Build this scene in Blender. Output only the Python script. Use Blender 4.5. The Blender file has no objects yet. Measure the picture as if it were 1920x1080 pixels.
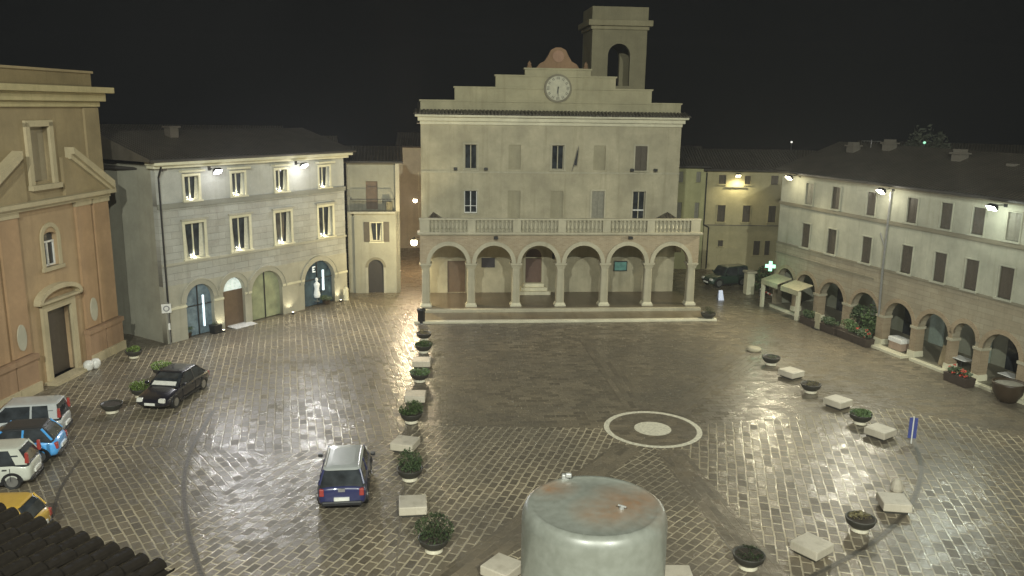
import bpy, bmesh, math, random
from mathutils import Vector, Matrix
R = math.radians
rnd = random.Random(7)
S = bpy.context.scene
COL = S.collection

# ---------------------------------------------------------------- camera
CAM_H, CAM_F, CAM_T, CAM_R = 14.3, 1560.0, R(12.3), R(.83)
def ground_point(px, py, z=0.0):
    """where the sight line of a photo pixel meets the height z"""
    x, y = (px - 960) / CAM_F, (py - 540) / CAM_F
    cr, sr = math.cos(CAM_R), math.sin(CAM_R)
    x, y = cr * x + sr * y, -sr * x + cr * y
    c, s = math.cos(CAM_T), math.sin(CAM_T)
    d = (x, c - s * y, -s - c * y)
    t = (z - CAM_H) / d[2]
    return d[0] * t, d[1] * t
cam = bpy.data.cameras.new('camera')
cam.sensor_width = 36.0
cam.lens = CAM_F / 1920 * 36
cam.clip_end = 1500
camo = bpy.data.objects.new('camera', cam)
COL.objects.link(camo)
camo.matrix_world = Matrix.Translation((0, 0, CAM_H)) @ Matrix.Rotation(R(90) - CAM_T, 4, 'X') @ Matrix.Rotation(CAM_R, 4, 'Z')
S.camera = camo
S.view_settings.view_transform = 'Standard'
S.view_settings.look = 'None'
S.view_settings.gamma = 1
S.view_settings.exposure = .4
S.cycles.use_denoising = True
S.cycles.max_bounces = 6
S.cycles.caustics_reflective = False
S.cycles.caustics_refractive = False
S.cycles.sample_clamp_indirect = 4

# ---------------------------------------------------------------- materials
def new_mat(name):
    m = bpy.data.materials.new(name); m.use_nodes = True
    nt = m.node_tree
    return m, nt, nt.nodes['Principled BSDF']
def N(nt, kind, **kw):
    n = nt.nodes.new(kind)
    for k, v in kw.items():
        if k in n.inputs: n.inputs[k].default_value = v
        else: setattr(n, k, v)
    return n
def mix(nt, fac, a, b, blend='MIX'):
    n = nt.nodes.new('ShaderNodeMix'); n.data_type = 'RGBA'; n.blend_type = blend
    for sock, v in ((n.inputs[0], fac), (n.inputs[6], a), (n.inputs[7], b)):
        if isinstance(v, bpy.types.NodeSocket): nt.links.new(v, sock)
        else: sock.default_value = v if not isinstance(v, tuple) or len(v) == 4 else (*v, 1)
    return n.outputs[2]
def ramp(nt, src, lo, hi, a=0.0, b=1.0):
    n = nt.nodes.new('ShaderNodeMapRange')
    n.inputs[1].default_value, n.inputs[2].default_value = lo, hi
    n.inputs[3].default_value, n.inputs[4].default_value = a, b
    nt.links.new(src, n.inputs[0]); return n.outputs[0]
def plain(name, col, rough=.6, metal=0.0, coat=0.0, emit=None, var=.12, scale=6, bump=0.0):
    m, nt, p = new_mat(name)
    p.inputs['Roughness'].default_value = rough
    p.inputs['Metallic'].default_value = metal
    p.inputs['Coat Weight'].default_value = coat
    tc = N(nt, 'ShaderNodeTexCoord')
    no = N(nt, 'ShaderNodeTexNoise', Scale=scale, Detail=5.0)
    nt.links.new(tc.outputs['Object'], no.inputs['Vector'])
    c = mix(nt, ramp(nt, no.outputs['Fac'], .3, .7), tuple(x * (1 - var) for x in col), tuple(min(1, x * (1 + var)) for x in col))
    nt.links.new(c, p.inputs['Base Color'])
    if emit:
        p.inputs['Emission Color'].default_value = (*emit[0], 1); p.inputs['Emission Strength'].default_value = emit[1]
    if bump:
        b = N(nt, 'ShaderNodeBump', Strength=bump, Distance=.02)
        nt.links.new(no.outputs['Fac'], b.inputs['Height']); nt.links.new(b.outputs[0], p.inputs['Normal'])
    return m
def plaster(name, col, stain=(.5, .48, .42), amt=.35, rough=.75, bands=0.0, bump=.25, brick=False, patch=.22):
    """old weathered render: blotches, rain streaks, optional stone courses or bricks"""
    m, nt, p = new_mat(name)
    p.inputs['Roughness'].default_value = rough
    p.inputs['Specular IOR Level'].default_value = .3
    tc = N(nt, 'ShaderNodeTexCoord')
    n1 = N(nt, 'ShaderNodeTexNoise', Scale=.55, Detail=8.0, Roughness=.62)
    n2 = N(nt, 'ShaderNodeTexNoise', Scale=5.0, Detail=6.0, Roughness=.6)
    mp = N(nt, 'ShaderNodeMapping'); mp.inputs['Scale'].default_value = (2.2, 2.2, .16)
    n3 = N(nt, 'ShaderNodeTexNoise', Scale=1.0, Detail=6.0, Roughness=.65)
    for n in (n1, n2, mp): nt.links.new(tc.outputs['Object'], n.inputs['Vector'])
    nt.links.new(mp.outputs[0], n3.inputs['Vector'])
    c = mix(nt, ramp(nt, n1.outputs['Fac'], .3, .7), tuple(x * (1 - patch) for x in col), tuple(x * (1 + patch * .6) for x in col))
    c = mix(nt, ramp(nt, n3.outputs['Fac'], .52, .78, 0, amt), c, tuple(x * s for x, s in zip(col, stain)))
    c = mix(nt, ramp(nt, n2.outputs['Fac'], .35, .75, 0, .3), c, tuple(x * .72 for x in col))
    h = n2.outputs['Fac']
    if brick or bands:
        mp2 = N(nt, 'ShaderNodeMapping'); mp2.inputs['Rotation'].default_value = (R(90), 0, 0)
        nt.links.new(tc.outputs['Object'], mp2.inputs['Vector'])
        br = N(nt, 'ShaderNodeTexBrick')
        bw, bh, ms = (.3, .085, .012) if brick else (1.1, bands, .018)
        br.inputs['Scale'].default_value = 1; br.inputs['Brick Width'].default_value = bw
        br.inputs['Row Height'].default_value = bh; br.inputs['Mortar Size'].default_value = ms
        br.inputs['Color1'].default_value = (1, 1, 1, 1); br.inputs['Color2'].default_value = (.78, .74, .7, 1)
        br.inputs['Mortar'].default_value = (.6, .58, .55, 1) if not brick else (1.1, 1.1, 1.05, 1)
        nt.links.new(mp2.outputs[0], br.inputs['Vector'])
        c = mix(nt, .8 if brick else .55, c, br.outputs['Color'], 'MULTIPLY')
        mm = N(nt, 'ShaderNodeMath', operation='MULTIPLY_ADD'); mm.inputs[1].default_value = -1.5
        nt.links.new(br.outputs['Fac'], mm.inputs[0]); nt.links.new(n2.outputs['Fac'], mm.inputs[2]); h = mm.outputs[0]
    nt.links.new(c, p.inputs['Base Color'])
    b = N(nt, 'ShaderNodeBump', Strength=bump, Distance=.03)
    nt.links.new(h, b.inputs['Height']); nt.links.new(b.outputs[0], p.inputs['Normal'])
    return m
def paving(name, deg, bw=.62, bh=.36, mortar=.03, col=(.142, .124, .095), joint=(.46, .42, .32), wet=1.0, jbump=1.0, jmin=.3):
    """wet stone setts: courses at an angle, each stone its own tone, puddled film of water"""
    m, nt, p = new_mat(name)
    tc = N(nt, 'ShaderNodeTexCoord')
    mp = N(nt, 'ShaderNodeMapping'); mp.inputs['Rotation'].default_value = (0, 0, R(deg))
    nt.links.new(tc.outputs['Object'], mp.inputs['Vector'])
    # wobble so that courses are not ruled lines
    nw = N(nt, 'ShaderNodeTexNoise', Scale=.9, Detail=2.0)
    nt.links.new(mp.outputs[0], nw.inputs['Vector'])
    vm = N(nt, 'ShaderNodeVectorMath', operation='MULTIPLY_ADD')
    vm.inputs[1].default_value = (.1, .1, 0); nt.links.new(nw.outputs['Color'], vm.inputs[0]); nt.links.new(mp.outputs[0], vm.inputs[2])
    br = N(nt, 'ShaderNodeTexBrick')
    for k, v in (('Scale', 1), ('Brick Width', bw), ('Row Height', bh), ('Mortar Size', mortar), ('Mortar Smooth', .35), ('Bias', 0)): br.inputs[k].default_value = v
    br.inputs['Color1'].default_value = (*[x * .62 for x in col], 1); br.inputs['Color2'].default_value = (*[x * 1.4 for x in col], 1)
    br.inputs['Mortar'].default_value = (*joint, 1)  # pale joints: wet glint between the setts put into the colour
    nt.links.new(vm.outputs[0], br.inputs['Vector'])
    nb = N(nt, 'ShaderNodeTexNoise', Scale=.16, Detail=6.0, Roughness=.65)
    nf = N(nt, 'ShaderNodeTexNoise', Scale=6.0, Detail=6.0, Roughness=.7)
    nm = N(nt, 'ShaderNodeTexNoise', Scale=1.3, Detail=4.0)
    for n in (nb, nf, nm): nt.links.new(tc.outputs['Object'], n.inputs['Vector'])
    # joints are filled and hidden in places
    jf = mix(nt, ramp(nt, nb.outputs['Fac'], .38, .58, jmin, 1.0), tuple(x * 1.0 for x in col), br.outputs['Color'])
    c = mix(nt, ramp(nt, nb.outputs['Fac'], .3, .7), (.78, .78, .8, 1), (1.2, 1.12, 1.0, 1))
    c = mix(nt, 1.0, jf, c, 'MULTIPLY')
    c = mix(nt, ramp(nt, nf.outputs['Fac'], .4, .75, 0, .5), c, tuple(x * 1.5 for x in col))
    nt.links.new(c, p.inputs['Base Color'])
    r = ramp(nt, nm.outputs['Fac'], .32, .7, .11 / wet, .26 / wet)
    # a second, uncoloured brick lookup: some stones are worn dull, others hold a film of water
    sep = N(nt, 'ShaderNodeSeparateColor'); nt.links.new(br.outputs['Color'], sep.inputs[0])
    rs = ramp(nt, sep.outputs[0], col[0] * .62, col[0] * 1.4, .3, .04)
    ra = N(nt, 'ShaderNodeMath', operation='ADD'); nt.links.new(r, ra.inputs[0]); nt.links.new(rs, ra.inputs[1])
    nt.links.new(ra.outputs[0], p.inputs['Roughness'])
    p.inputs['Specular IOR Level'].default_value = .3
    hs = N(nt, 'ShaderNodeMath', operation='MULTIPLY'); hs.inputs[1].default_value = -jbump
    nt.links.new(br.outputs['Fac'], hs.inputs[0])
    # every sett sits at a slightly different tilt: coarse noise per stone
    nv = N(nt, 'ShaderNodeTexNoise', Scale=1.7, Detail=3.0); nt.links.new(vm.outputs[0], nv.inputs['Vector'])
    ad = N(nt, 'ShaderNodeMath', operation='MULTIPLY_ADD'); ad.inputs[1].default_value = 1.35
    nt.links.new(nv.outputs['Fac'], ad.inputs[0]); nt.links.new(hs.outputs[0], ad.inputs[2])
    ad2 = N(nt, 'ShaderNodeMath', operation='MULTIPLY_ADD'); ad2.inputs[1].default_value = .5
    nt.links.new(nf.outputs['Fac'], ad2.inputs[0]); nt.links.new(ad.outputs[0], ad2.inputs[2])
    b = N(nt, 'ShaderNodeBump', Strength=.68, Distance=.04)
    nt.links.new(ad2.outputs[0], b.inputs['Height']); nt.links.new(b.outputs[0], p.inputs['Normal'])
    return m
def tiles(name, col):
    m, nt, p = new_mat(name)
    tc = N(nt, 'ShaderNodeTexCoord')
    w = N(nt, 'ShaderNodeTexWave', Scale=1.25, Distortion=.5); w.bands_direction = 'X'
    w2 = N(nt, 'ShaderNodeTexNoise', Scale=1.2, Detail=6.0)
    for n in (w, w2): nt.links.new(tc.outputs['Object'], n.inputs['Vector'])
    c = mix(nt, w2.outputs['Fac'], tuple(x * .35 for x in col), tuple(x * 1.7 for x in col))
    c = mix(nt, ramp(nt, w.outputs['Fac'], .2, .7, .55, 0), c, tuple(x * .3 for x in col))
    nt.links.new(c, p.inputs['Base Color']); p.inputs['Roughness'].default_value = .42
    b = N(nt, 'ShaderNodeBump', Strength=.9, Distance=.1)
    nt.links.new(w.outputs['Fac'], b.inputs['Height']); nt.links.new(b.outputs[0], p.inputs['Normal'])
    return m
def foliage(name, a, b_):
    m, nt, p = new_mat(name)
    tc = N(nt, 'ShaderNodeTexCoord')
    no = N(nt, 'ShaderNodeTexNoise', Scale=7.0, Detail=3.0)
    nt.links.new(tc.outputs['Object'], no.inputs['Vector'])
    nt.links.new(mix(nt, ramp(nt, no.outputs['Fac'], .35, .65), a, b_), p.inputs['Base Color'])
    p.inputs['Roughness'].default_value = .5
    return m
def lamp_mat(name, col, s): return plain(name, (.8, .8, .8), .3, emit=(col, s))
M = dict(
    th_wall=plaster('town_hall_plaster', (.45, .412, .295), amt=.6, patch=.3),
    th_stone=plaster('pale_limestone', (.46, .43, .32), amt=.55, rough=.6),
    th_cornice=plaster('cornice_stone', (.66, .63, .48), amt=.25),
    th_span=plaster('spandrel_brick', (.4, .335, .24), amt=.3, brick=True),
    th_blind=plaster('blind_window_plaster', (.36, .33, .23), amt=.4),
    tower=plaster('tower_brick', (.3, .27, .17), amt=.5),
    pal_wall=plaster('palazzo_plaster', (.46, .465, .43), amt=.5, patch=.28),
    pal_rust=plaster('palazzo_courses', (.44, .445, .41), amt=.4, bands=.42, bump=.6),
    pal_stone=plaster('palazzo_stone', (.42, .405, .33), amt=.3),
    pal_dark=plaster('palazzo_string', (.26, .26, .22), amt=.3),
    cream=plaster('cream_stone', (.7, .67, .5), amt=.15),
    small_wall=plaster('small_house_plaster', (.36, .35, .28), amt=.35),
    alley_wall=plaster('alley_plaster', (.58, .53, .4), amt=.3),
    yellow=plaster('ochre_plaster', (.47, .42, .25), amt=.25),
    lime=plaster('lime_plaster', (.45, .44, .24), amt=.25),
    rh_wall=plaster('arcade_house_plaster', (.44, .44, .35), amt=.6, patch=.3),
    rh_low=plaster('arcade_stone', (.38, .34, .25), amt=.4, bands=.3, bump=.35),
    rh_brick=plaster('arch_brick', (.36, .29, .2), amt=.3, brick=True),
    rh_str=plaster('dark_string', (.24, .22, .16), amt=.3),
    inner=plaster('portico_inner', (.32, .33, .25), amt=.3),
    ch_up=plaster('church_upper', (.34, .27, .155), amt=.35),
    ch_low=plaster('church_orange', (.44, .315, .185), amt=.45),
    ch_pil=plaster('church_pilaster', (.43, .285, .165), amt=.35),
    ch_trim=plaster('church_trim', (.5, .43, .28), amt=.35),
    ch_plinth=plaster('church_plinth', (.38, .25, .155), amt=.5),
    bench=plaster('travertine', (.58, .53, .43), amt=.7, patch=.3, rough=.5),
    bowl=plain('bowl_concrete', (.05, .048, .04), .5, bump=.3),
    bowl_base=plain('white_plinth', (.7, .66, .52), .5),
    soil=plain('soil', (.05, .04, .03), .9),
    ramp=plain('white_board', (.7, .7, .7), .5),
    wood=plain('brown_door_wood', (.14, .095, .06), .5, bump=.2, scale=3),
    dwood=plain('dark_shutter', (.085, .07, .05), .55),
    shutter_l=plain('light_shutter', (.26, .25, .2), .6),
    glass=plain('dark_glass', (.035, .04, .045), .08, var=.5, scale=2.5),
    curtain=plain('curtain', (.62, .6, .48), .8, scale=9),
    white=plain('white_paint', (.75, .75, .72), .4),
    iron=plain('black_iron', (.03, .03, .03), .45, .3),
    grey=plain('grey_metal', (.3, .3, .29), .4, .5),
    roof=tiles('old_roof_tiles', (.1, .087, .068)),
    tile=plain('wet_clay_tile', (.013, .011, .009), .2, bump=.4, scale=14),
    tank=None,
    rubber=plain('tyre_rubber', (.02, .02, .02), .6),
    rim=plain('alloy_rim', (.5, .5, .5), .3, .8),
    red_l=plain('tail_lamp_red', (.36, .05, .04), .25, coat=.5),
    head_l=plain('headlamp_glass', (.75, .74, .68), .12, coat=.5),
    plate=plain('number_plate_white', (.8, .8, .75), .3),
    trim=plain('black_trim', (.025, .025, .027), .35),
    leaf=foliage('green_leaf', (.06, .11, .04, 1), (.15, .22, .08, 1)),
    leaf_d=foliage('dark_leaf', (.04, .068, .032, 1), (.1, .14, .06, 1)),
    leaf_y=foliage('lime_leaf', (.12, .2, .04, 1), (.24, .33, .08, 1)),
    leaf_g=foliage('grey_leaf', (.07, .08, .06, 1), (.14, .15, .11, 1)),
    dry=foliage('dry_leaf', (.12, .1, .05, 1), (.25, .22, .1, 1)),
    flower=plain('red_petal', (.6, .07, .04), .5),
    bark=plain('bark', (.08, .065, .045), .9, bump=.5),
    gutter=plain('gutter_lead', (.05, .045, .04), .6),
    awning=plain('cream_canvas', (.42, .39, .26), .8),
    blue=plain('blue_sign', (.06, .08, .28), .4),
    brown=plain('brown_pot', (.05, .034, .02), .45, bump=.2),
    dial=plain('clock_dial', (.47, .45, .33), .5),
)
def tank_mat():
    m, nt, p = new_mat('white_tank_paint')
    tc = N(nt, 'ShaderNodeTexCoord')
    mp = N(nt, 'ShaderNodeMapping'); mp.inputs['Location'].default_value = (-.2, .1, 0)
    nt.links.new(tc.outputs['Object'], mp.inputs['Vector'])
    n = N(nt, 'ShaderNodeTexNoise', Scale=3.2, Detail=7.0, Roughness=.65); nt.links.new(mp.outputs[0], n.inputs['Vector'])
    n2 = N(nt, 'ShaderNodeTexNoise', Scale=14.0, Detail=5.0); nt.links.new(tc.outputs['Object'], n2.inputs['Vector'])
    # rust gathers where water stands: two patches on the lid
    def blot(x, y, r):
        v = N(nt, 'ShaderNodeVectorMath', operation='DISTANCE'); nt.links.new(tc.outputs['Object'], v.inputs[0]); v.inputs[1].default_value = (x, y, 1.06)
        return ramp(nt, v.outputs['Value'], 0, r, 1, 0)
    a = N(nt, 'ShaderNodeMath', operation='MAXIMUM'); nt.links.new(blot(.3, .02, .4), a.inputs[0]); nt.links.new(blot(.06, -.14, .3), a.inputs[1])
    a2 = N(nt, 'ShaderNodeMath', operation='MAXIMUM'); nt.links.new(a.outputs[0], a2.inputs[0]); nt.links.new(blot(-.32, .26, .25), a2.inputs[1])
    mu = N(nt, 'ShaderNodeMath', operation='MULTIPLY'); nt.links.new(a2.outputs[0], mu.inputs[0]); nt.links.new(ramp(nt, n.outputs['Fac'], .34, .6, 0, .75), mu.inputs[1])
    base = mix(nt, ramp(nt, n2.outputs['Fac'], .35, .7), (.105, .11, .095, 1), (.132, .138, .122, 1))
    c = mix(nt, mu.outputs[0], base, (.15, .068, .024, 1))
    ms_ = N(nt, 'ShaderNodeMapping'); ms_.inputs['Scale'].default_value = (9, 9, .7); nt.links.new(tc.outputs['Object'], ms_.inputs['Vector'])
    n3 = N(nt, 'ShaderNodeTexNoise', Scale=1.0, Detail=5.0); nt.links.new(ms_.outputs[0], n3.inputs['Vector'])
    c = mix(nt, ramp(nt, n3.outputs['Fac'], .55, .8, 0, .25), c, (.06, .058, .045, 1))
    nt.links.new(c, p.inputs['Base Color']); p.inputs['Roughness'].default_value = .4
    p.inputs['Coat Weight'].default_value = .25; p.inputs['Coat Roughness'].default_value = .08
    return m
M['tank'] = tank_mat()
def car_paint(name, col): return plain(name, col, .3, coat=1.0, var=.03)

# ---------------------------------------------------------------- mesh helpers
class MB:
    def __init__(s): s.b = bmesh.new()
    def face(s, pts):
        try: return s.b.faces.new([s.b.verts.new(p) for p in pts])
        except ValueError: return None
    def hexa(s, p):
        v = [s.b.verts.new(q) for q in p]
        for f in ((0, 3, 2, 1), (4, 5, 6, 7), (0, 1, 5, 4), (1, 2, 6, 5), (2, 3, 7, 6), (3, 0, 4, 7)): s.b.faces.new([v[i] for i in f])
        return s
    def box(s, x0, x1, y0, y1, z0, z1, rz=0, tap=0):
        cx, cy = (x0 + x1) / 2, (y0 + y1) / 2
        c, n = math.cos(rz), math.sin(rz)
        pts = []
        for z, k in ((z0, 0), (z1, tap)):
            for x, y in ((x0 + k, y0 + k), (x1 - k, y0 + k), (x1 - k, y1 - k), (x0 + k, y1 - k)):
                dx, dy = x - cx, y - cy
                pts.append((cx + c * dx - n * dy, cy + n * dx + c * dy, z))
        return s.hexa(pts)
    def loft(s, rings, cap=True):
        vs = [[s.b.verts.new(p) for p in r] for r in rings]
        n = len(rings[0])
        for a, b in zip(vs, vs[1:]):
            for i in range(n): s.b.faces.new((a[i], a[(i + 1) % n], b[(i + 1) % n], b[i]))
        if cap: s.b.faces.new(vs[0][::-1]); s.b.faces.new(vs[-1])
        return s
    def lathe(s, prof, n=20, c=(0, 0, 0)):
        return s.loft([[(c[0] + r * math.cos(2 * math.pi * i / n), c[1] + r * math.sin(2 * math.pi * i / n), c[2] + z) for i in range(n)] for r, z in prof])
    def tube(s, p0, p1, r, n=8, r1=None):
        p0, p1 = Vector(p0), Vector(p1); d = (p1 - p0).normalized()
        a = d.orthogonal().normalized(); b = d.cross(a)
        return s.loft([[tuple(p + (a * math.cos(2 * math.pi * i / n) + b * math.sin(2 * math.pi * i / n)) * q) for i in range(n)] for p, q in ((p0, r), (p1, r if r1 is None else r1))])
    def prism(s, poly, y0, y1):
        """polygon in x,z pushed from y0 to y1"""
        return s.loft([[(x, y0, z) for x, z in poly], [(x, y1, z) for x, z in poly]])
    def slab(s, poly, z0, z1):
        return s.loft([[(x, y, z0) for x, y in poly], [(x, y, z1) for x, y in poly]])
    def build(s, name, mat, parent=None, smooth=False, bevel=0, sub=0, fix=True):
        if fix: bmesh.ops.recalc_face_normals(s.b, faces=s.b.faces)
        me = bpy.data.meshes.new(name); s.b.to_mesh(me); s.b.free()
        return put(name, me, mat, parent, smooth, bevel, sub)
def put(name, me, mat, parent=None, smooth=False, bevel=0, sub=0):
    me.materials.clear(); me.materials.append(M[mat] if isinstance(mat, str) else mat)
    if smooth: me.shade_smooth()
    o = bpy.data.objects.new(name, me); COL.objects.link(o)
    if parent: o.parent = parent
    if bevel:
        m = o.modifiers.new('b', 'BEVEL'); m.width = bevel; m.segments = 2; m.limit_method = 'ANGLE'
    if sub:
        m = o.modifiers.new('s', 'SUBSURF'); m.levels = m.render_levels = sub
    return o
def plate(name, mat, parent, outline, holes, y0, y1):
    """wall sheet with real openings: outline and holes are x,z polygons"""
    cu = bpy.data.curves.new(name, 'CURVE'); cu.dimensions = '2D'; cu.fill_mode = 'BOTH'; cu.extrude = abs(y1 - y0) / 2
    for poly in [outline] + holes:
        sp = cu.splines.new('POLY'); sp.points.add(len(poly) - 1); sp.use_cyclic_u = True
        for p, (x, z) in zip(sp.points, poly): p.co = (x, z, 0, 1)
    t = bpy.data.objects.new('t', cu); COL.objects.link(t)
    me = bpy.data.meshes.new_from_object(t.evaluated_get(bpy.context.evaluated_depsgraph_get()))
    bpy.data.objects.remove(t); bpy.data.curves.remove(cu)
    me.name = name
    ym = (y0 + y1) / 2
    me.transform(Matrix(((1, 0, 0, 0), (0, 0, -1, ym), (0, 1, 0, 0), (0, 0, 0, 1))))
    return put(name, me, mat, parent)
def rect(x0, x1, z0, z1): return [(x0, z0), (x1, z0), (x1, z1), (x0, z1)]
def archp(c, r, z0, top, n=16, rise=None):
    """round headed opening whose crown is at top"""
    rise = rise or r
    return [(c - r, z0), (c + r, z0)] + [(c + r * math.cos(math.pi * i / n), top - rise + rise * math.sin(math.pi * i / n)) for i in range(n + 1)]
def ringp(c, r0, r1, zs, n=16, a0=0.0, a1=math.pi):
    o = [(c + r1 * math.cos(a0 + (a1 - a0) * i / n), zs + r1 * math.sin(a0 + (a1 - a0) * i / n)) for i in range(n + 1)]
    i_ = [(c + r0 * math.cos(a0 + (a1 - a0) * i / n), zs + r0 * math.sin(a0 + (a1 - a0) * i / n)) for i in range(n + 1)]
    return o, i_
def arch_ring(mb, c, r0, r1, zs, y0, y1, n=16):
    o, i_ = ringp(c, r0, r1, zs, n)
    for k in range(n):
        q = (i_[k], o[k], o[k + 1], i_[k + 1])
        mb.hexa([(x, y, z) for y in (y0, y1) for x, z in q])
    return mb
def tag(o, label=None, cat=None, group=None, kind=None):
    for k, v in (('label', label), ('category', cat), ('group', group), ('kind', kind)):
        if v: o[k] = v
    return o
def thing(name, label, cat, loc=(0, 0, 0), rz=0.0, group=None):
    o = bpy.data.objects.new(name, None); COL.objects.link(o)
    o.empty_display_size = .2; o.location = loc; o.rotation_euler = (0, 0, rz)
    return tag(o, label, cat, group)
def dup(src, loc, rz=0.0, label=None, group=None, scale=None):
    r = src.copy(); COL.objects.link(r); r.location = loc; r.rotation_euler = (0, 0, rz)
    if scale: r.scale = scale
    if label: r['label'] = label
    if group: r['group'] = group
    for ch in list(src.children):
        c = ch.copy(); COL.objects.link(c); c.parent = r
        for g in list(ch.children):
            d = g.copy(); COL.objects.link(d); d.parent = c
    return r
def copy_part(src, parent, dx, dz, sx=1, sz=1):
    c = src.copy(); COL.objects.link(c); c.parent = parent; c.location = (dx, 0, dz); c.scale = (sx, 1, sz)
    for g in list(src.children):
        d = g.copy(); COL.objects.link(d); d.parent = c
    return c
def leaves(n, rx, ry, rz, size, seed, mb=None, c=(0, 0, 0), lump=.35):
    q = random.Random(seed); mb = mb or MB()
    cl = [(q.gauss(0, .5), q.gauss(0, .5), q.gauss(0, .5)) for _ in range(9)]
    for _ in range(n):
        k = q.choice(cl)
        v = Vector((k[0] + q.gauss(0, lump), k[1] + q.gauss(0, lump), k[2] + q.gauss(0, lump)))
        if v.length > 1: v = v.normalized() * q.uniform(.8, 1.02)
        p = Vector((v.x * rx + c[0], v.y * ry + c[1], v.z * rz + c[2]))
        u = Vector((q.gauss(0, 1), q.gauss(0, 1), q.gauss(0, 1))).normalized(); w = u.orthogonal().normalized()
        s = size * q.uniform(.6, 1.3)
        mb.face([p - u * s, p - w * s * .5, p + u * s, p + w * s * .5])
    return mb

# ---------------------------------------------------------------- sky and ground
w = bpy.data.worlds.new('World'); S.world = w; w.use_nodes = True
nt = w.node_tree; bg = nt.nodes['Background']
sky = nt.nodes.new('ShaderNodeTexSky'); sky.sky_type = 'NISHITA'; sky.sun_disc = False
sky.sun_elevation = R(-5); sky.sun_rotation = R(180)
# low rain cloud faintly lit by the town, added to the night sky
tcw = N(nt, 'ShaderNodeTexCoord'); cl = N(nt, 'ShaderNodeTexNoise', Scale=2.5, Detail=5.0)
nt.links.new(tcw.outputs['Generated'], cl.inputs['Vector'])
glow = mix(nt, ramp(nt, cl.outputs['Fac'], .35, .7), (.008, .01, .014), (.03, .032, .034))
nt.links.new(mix(nt, 1.0, glow, sky.outputs[0], 'ADD'), bg.inputs[0]); bg.inputs[1].default_value = .1
sun = bpy.data.lights.new('sky_fill', 'SUN'); sun.energy = .012; sun.angle = R(10); sun.color = (.8, .85, 1)  # faint lamp added as fill for the overcast sky glow
so = bpy.data.objects.new('sky_fill', sun); COL.objects.link(so); so.rotation_euler = (R(50), 0, R(200))

def sheet(name, pts, z, mat):
    m = MB(); m.face([(x, y, z) for x, y in pts])
    o = m.build(name, mat); 
    if o.data.polygons[0].normal.z < 0: o.data.flip_normals()
    return tag(o, kind='structure')
PAV = dict(a=paving('setts_square', -5.4, .6, .36, .022, jbump=.7, joint=(.22, .195, .145)),
           b=paving('setts_left_far', 75, .6, .36, .04), c=paving('setts_left_near', -68, .52, .33, .04), g=paving('setts_left_edge', 53, .55, .34, .038),
           d=paving('setts_wedge', -50, .5, .33, .036), e=paving('setts_right', -77, .62, .37, .042, jmin=.6),
           f=paving('setts_mid', -73, .52, .34, .042, jmin=.5))
sheet('ground', [(-150, -60), (150, -60), (150, 200), (-150, 200)], 0, PAV['a'])
gp = ground_point
C0 = Vector((6.5, 35.8))
def along(deg, r): return C0 + Vector((math.sin(R(deg)), math.cos(R(deg)))) * r
AZ = dict(lr=172, ll=213, up=-6, ur=34)
far = 60
sheet('paving', [(-6.6, 57), (-4.6, 34.5), (-9, 32.5), (-22, 33.5), (-24, 47), (-20.4, 48.2), (-12.2, 60.5)], .004, PAV['b'])
sheet('paving', [(-4.6, 34.5), (-3.2, 20), (-3, 4), (-9, 4), (-11.2, 26), (-10, 32.6), (-9, 32.5)], .004, PAV['c'])
sheet('paving', [(-9, 4), (-30, 4), (-30, 34), (-22, 33.5), (-10, 32.6), (-11.2, 26)], .004, PAV['g'])
pl = along(AZ['ll'], 34); pr = along(AZ['lr'], 34)
sheet('paving', [tuple(C0), tuple(pl), tuple(pr)], .007, PAV['d'])
sheet('paving', [tuple(C0), (-4.5, 35.8), (-3.25, 20.7)], .0055, PAV['f'])
sheet('paving', [tuple(C0), tuple(pr), (30, 4), (30, 30), (19, 39)], .004, PAV['e'])
PB = paving('band_slabs', 0, .9, .3, .012, jbump=.4, joint=(.22, .19, .14))
for k in ('lr', 'll', 'up', 'ur'):
    d = Vector((math.sin(R(AZ[k])), math.cos(R(AZ[k])))); n_ = Vector((d.y, -d.x)) * .62
    a, b = C0 + d * 2.4, C0 + d * (32 if k in ('lr', 'll') else 15)
    sheet('paving_band', [tuple(a - n_), tuple(a + n_), tuple(b + n_), tuple(b - n_)], .0105,
          paving('band_' + k, AZ[k] + 90, 1.0, .31, .014, jbump=.45, joint=(.22, .19, .14)))
def strip(name, pts, hw, z, mat, closed=False):
    m = MB(); n = len(pts)
    for i in range(n if closed else n - 1):
        def off(j):
            a = Vector(pts[(j - 1) % n] if closed or j > 0 else pts[j]); b = Vector(pts[(j + 1) % n] if closed or j < n - 1 else pts[j])
            t = (b - a).normalized(); return Vector((-t.y, t.x)) * hw
        p, q = Vector(pts[i]), Vector(pts[(i + 1) % n]); a, b = off(i), off((i + 1) % n)
        m.face([(*(p - a), z), (*(q - b), z), (*(q + b), z), (*(p + a), z)])
    return tag(m.build(name, mat), kind='structure')
def smooth_px(px, k=6):
    out = []
    P = [Vector(gp(*p)) for p in px]
    for i in range(len(P) - 1):
        p0, p1, p2, p3 = P[max(i - 1, 0)], P[i], P[i + 1], P[min(i + 2, len(P) - 1)]
        for j in range(k):
            t = j / k
            out.append(.5 * ((2 * p1) + (p2 - p0) * t + (2 * p0 - 5 * p1 + 4 * p2 - p3) * t * t + (3 * p1 - p0 - 3 * p2 + p3) * t ** 3))
    return [tuple(v) for v in out + [P[-1]]]
drain = plain('drain_stone', (.075, .064, .048), .5, bump=.6, var=.4, scale=9)
kerbst = plain('drain_edge', (.14, .12, .088), .6, bump=.6, var=.4, scale=9)
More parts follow.
